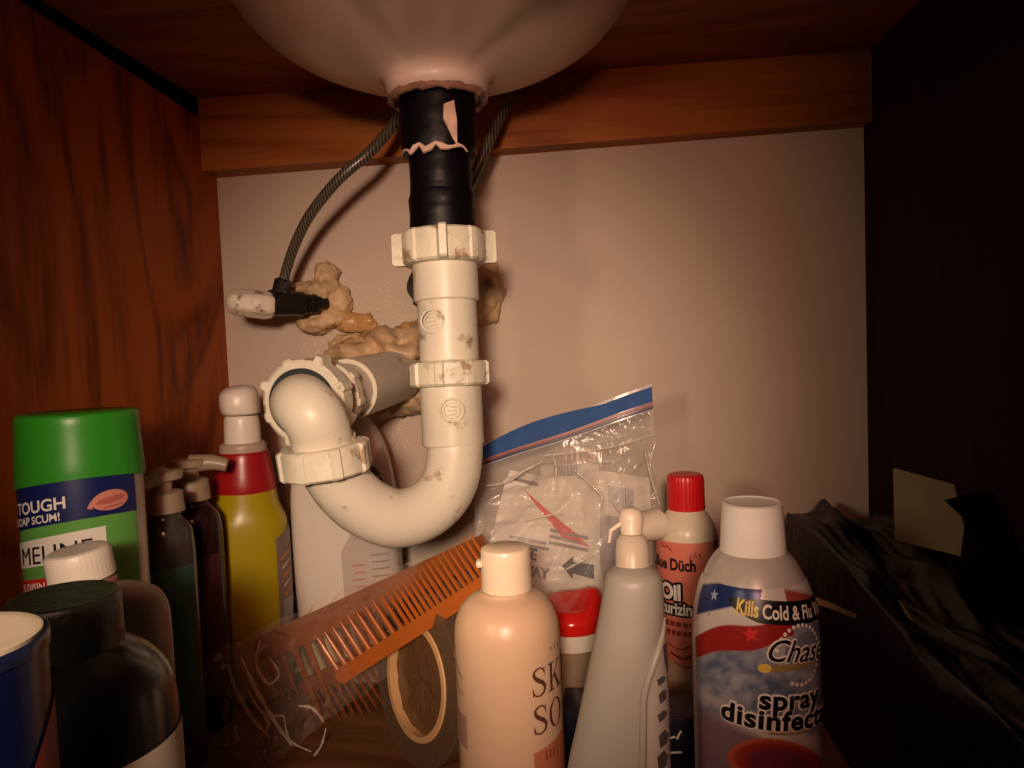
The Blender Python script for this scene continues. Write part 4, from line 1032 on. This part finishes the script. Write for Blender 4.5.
CC = [P(222, 652, .570), P(425, 556, .528), P(400, 668, .520), P(270, 772, .540)]
sheet(pb, CC, 90, 60, lambda u, v: cr(u, v)+.004)
sheet(pb, [P(226, 652, .584), P(425, 560, .56), P(405, 660, .57), P(282, 745, .60)], 20, 20, lambda u, v: 0.0)
M_crease = film('whitened film fold', (1, .96, .9), clear=.58, haze=.2, rough=.08, bump=.2, bscale=60)  # folds whiter than the bag film, standing in for bright highlight streaks
def creases(mb_, lst, mi=0):
    for Zs, r, pts in lst:
        c = bez([tuple(P(x, y, Zs)) for x, y in pts], 6); n_ = len(c)
        mb_.tube(c, [r*(.25+.75*math.sin(PI*(k+.5)/n_))*(1+.3*math.sin(k*1.9)) for k in range(n_)], seg=8, mi=mi)
bagroot = thing('plastic_bag', P(300, 740, .56), 'crinkled clear plastic bag around the combs, trailing to the lower left', 'bag')
cm = MB(); creases(cm, [(.535, .0013, [(228, 665), (236, 690), (252, 718), (270, 738)]), (.53, .0016, [(241, 658), (256, 690), (275, 722), (292, 746)]), (.535, .0010, [(260, 640), (256, 664), (268, 684), (279, 674), (270, 658)]),
    (.525, .0012, [(298, 706), (312, 708), (324, 722)]), (.525, .0009, [(326, 728), (320, 748), (304, 766)]), (.53, .0012, [(235, 726), (238, 742)]), (.53, .0010, [(266, 750), (258, 764)]),
    (.53, .0012, [(258, 706), (268, 722), (266, 734)]), (.53, .0008, [(284, 716), (290, 740), (312, 752)]), (.53, .0009, [(248, 690), (262, 712), (284, 716)])])
cm.build('crease', M_crease, bagroot, sharp=0)
tag(pb.build('bag_film', M_film2, bagroot, sharp=0))
cm = MB(); creases(cm, [(.592, .0010, [(486, 486), (507, 482), (524, 471), (543, 461)]), (.597, .0008, [(543, 456), (574, 452), (616, 446), (655, 434)]), (.59, .0008, [(553, 457), (556, 467), (556, 492)]),
    (.582, .0011, [(574, 470), (584, 478), (596, 488)]), (.562, .0009, [(560, 573), (578, 563), (595, 555)]), (.578, .0009, [(524, 521), (541, 517), (562, 513)]), (.59, .0012, [(656, 440), (650, 468), (658, 500)]),
    (.588, .0008, [(645, 452), (652, 480), (660, 506)]), (.582, .0013, [(590, 484), (602, 496), (600, 508)]), (.59, .0007, [(580, 458), (600, 462), (622, 460)]), (.575, .0009, [(612, 500), (622, 512), (634, 505)])])
cm.build('crease', M_crease, zb_, sharp=0)
# tape roll standing on edge
tcn = P(434, 668, .505); tcn.z = .0610
tp = thing('tape_roll', (tcn.x, tcn.y, tcn.z), 'roll of clear packing tape with cream core behind the lotion bottle', 'tape')
an = math.radians(-47); ax = Vector((math.sin(an)*1.0, -math.cos(an), .12)).normalized()
q = Matrix.Translation(tcn) @ ax.to_track_quat('Z', 'Y').to_matrix().to_4x4()
def annulus(ri, ro, h, m, name, ch=.0006):
    prof = [(-h/2, ri), (-h/2, ro-ch), (-h/2+ch, ro), (h/2-ch, ro), (h/2, ro-ch), (h/2, ri)]
    mb = MB(); g_ = 96; vs = [q @ Vector((math.cos(2*PI*k/g_)*r, math.sin(2*PI*k/g_)*r, z)) for z, r in prof for k in range(g_)]
    n_ = len(prof); mb.add(vs, [(i*g_+k, i*g_+(k+1) % g_, ((i+1) % n_)*g_+(k+1) % g_, ((i+1) % n_)*g_+k) for i in range(n_) for k in range(g_)])
    return mb.build(name, m, tp)
annulus(.0345, .0388, .032, mat('cream cardboard core', (0.66, 0.40, 0.18), .5, var=.1, vscale=50), 'core')
annulus(.0389, .0550, .030, film('clear brownish tape', (.40, .26, .15), clear=.70, haze=.25, rough=.15, bump=.2), 'tape_windings')
mb = MB(); vs = [q @ Vector((math.cos(2*PI*k/48)*.036*r_, math.sin(2*PI*k/48)*.0345*r_, .010+.002*noise.noise(Vector((k*.4, r_*3, 0))))) for r_ in (.02, .33, .66, 1.0) for k in range(48)]
mb.add(vs, [(i*48+k, i*48+(k+1) % 48, (i+1)*48+(k+1) % 48, (i+1)*48+k) for i in range(3) for k in range(48)])
mb.build('wrapper_film', mat('brown wrapper film', (0.15, 0.075, 0.032), .2, bump=.6, bscale=60), tp, sharp=0)

# ================================================================ DARK CORNER ON THE RIGHT
M_bagb = mat('black bag plastic', (0.003, 0.003, 0.003), .35, bump=.5, bscale=45, spec=.22)
mb = MB(); nx_, ny_ = 90, 70; vs = []
x0, x1, y0, y1 = .161, XR-.004, .22, YB-.012
for j in range(ny_+1):
    for i in range(nx_+1):
        u, v_ = i/nx_, j/ny_; x = x0+(x1-x0)*u; y = y0+(y1-y0)*v_
        e = min(1, min(u/.07, (1-u)/.04, v_/.15, (1-v_)/.05)); e = max(0, e)**.5
        h_ = e*(.104+.018*ss(.2, .85, v_)+.020*u*0+.018*noise.noise(Vector((u*3, v_*3, 3)))+.008*ridge(u*4, v_*5, 2)+.003*ridge(u*9+v_*3, v_*7, 7))
        vs.append(Vector((x, y, max(.0, h_)+.0005)))
mb.add(vs, [(j*(nx_+1)+i, j*(nx_+1)+i+1, (j+1)*(nx_+1)+i+1, (j+1)*(nx_+1)+i) for j in range(ny_) for i in range(nx_)])
tag(mb.build('garbage_bag', M_bagb, None, sharp=0), 'crumpled black plastic bag heaped in the dark right corner', 'bag')
# cream card leaning in the corner and a black tray over it
cd = [P(893, 468, .545), P(985, 493, .50), P(975, 560, .49), P(895, 540, .54)]
mb = MB(); sheet(mb, cd, 2, 2, lambda u, v: 0); sheet(mb, cd, 2, 2, lambda u, v: -.0015)
tag(mb.build('card', mat('yellowed card', (0.30, 0.22, 0.12), .6), None), 'yellowed card standing up against the dark right panel', 'card')
mb = MB(); pts = [P(944, 500, .47), P(985, 491, .47), P(1040, 498, .43), P(1060, 640, .40), P(955, 600, .46), P(965, 520, .47)]
bk = [p+Vector((.03, .03, -.02)) for p in pts]
mb.add(pts+bk, [tuple(range(6)), tuple(range(6, 12))[::-1]]+[(i, (i+1) % 6, 6+(i+1) % 6, 6+i) for i in range(6)])
tag(mb.build('black_pouch', mat('matte black fabric', (0.003, 0.003, 0.003), .9, spec=.1, bump=.5, bscale=40), None), 'matte black pouch lying on the black bag at the right edge', 'pouch')
# scraps of packaging poking out of the bag
def scrap(label, pts, Zs, m):
    c = [P(x, y, z) for (x, y), z in zip(pts, Zs)]
    mb = MB(); sheet(mb, c, 6, 6, lambda u, v: .002*math.sin(u*5)); sheet(mb, c, 6, 6, lambda u, v: .002*math.sin(u*5)-.0008)
    tag(mb.build('packaging_scrap', m, None, sharp=0), label, 'scrap')
scrap('beige torn strip sticking out beside the disinfectant can', [(815, 597), (860, 615), (858, 619), (816, 604)], [.40, .42, .42, .40], mat('beige scrap', (0.30, 0.22, 0.14), .4))
scrap('beige triangular scrap in the middle of the black bag', [(898, 600), (902, 602), (921, 628), (908, 618)], [.42, .42, .42, .42], mat('beige corner', (0.26, 0.19, 0.13), .4))
# dark blue carton low between the bottles
bx = P(630, 715, .46); 
cb = thing('small_carton', (bx.x, bx.y, 0), 'very dark blue carton low behind the white foreground bottle', 'box', face(bx))
hC = hz(630, 712, .46); mb = MB(); mb.box(Vector((0, .012, hC/2+.0005)), (.085, .036, hC), bev=.001); mb.build('carton', mat('blue black card', (0.008, 0.010, 0.022), .35), cb, local=True)
mb = MB()
for k, (xx, zz_, ln, aa) in enumerate(((.024, -.012, .006, .3), (.029, -.010, .006, 1.1), (.027, -.021, .007, .1), (-.032, -.022, .008, .6), (-.030, -.035, .006, .2))):
    ex_ = Vector((math.cos(aa), 0, math.sin(aa))); ez_ = Vector((-math.sin(aa), 0, math.cos(aa)))
    flat(mb, rect2d(-ln/2, -.0006, ln/2, .0006), Vector((xx, -.0062, hC+zz_)), ex_, ez_, .0003)
tag(mb.build('print_marks', I_white, cb, local=True), 'small white print marks')
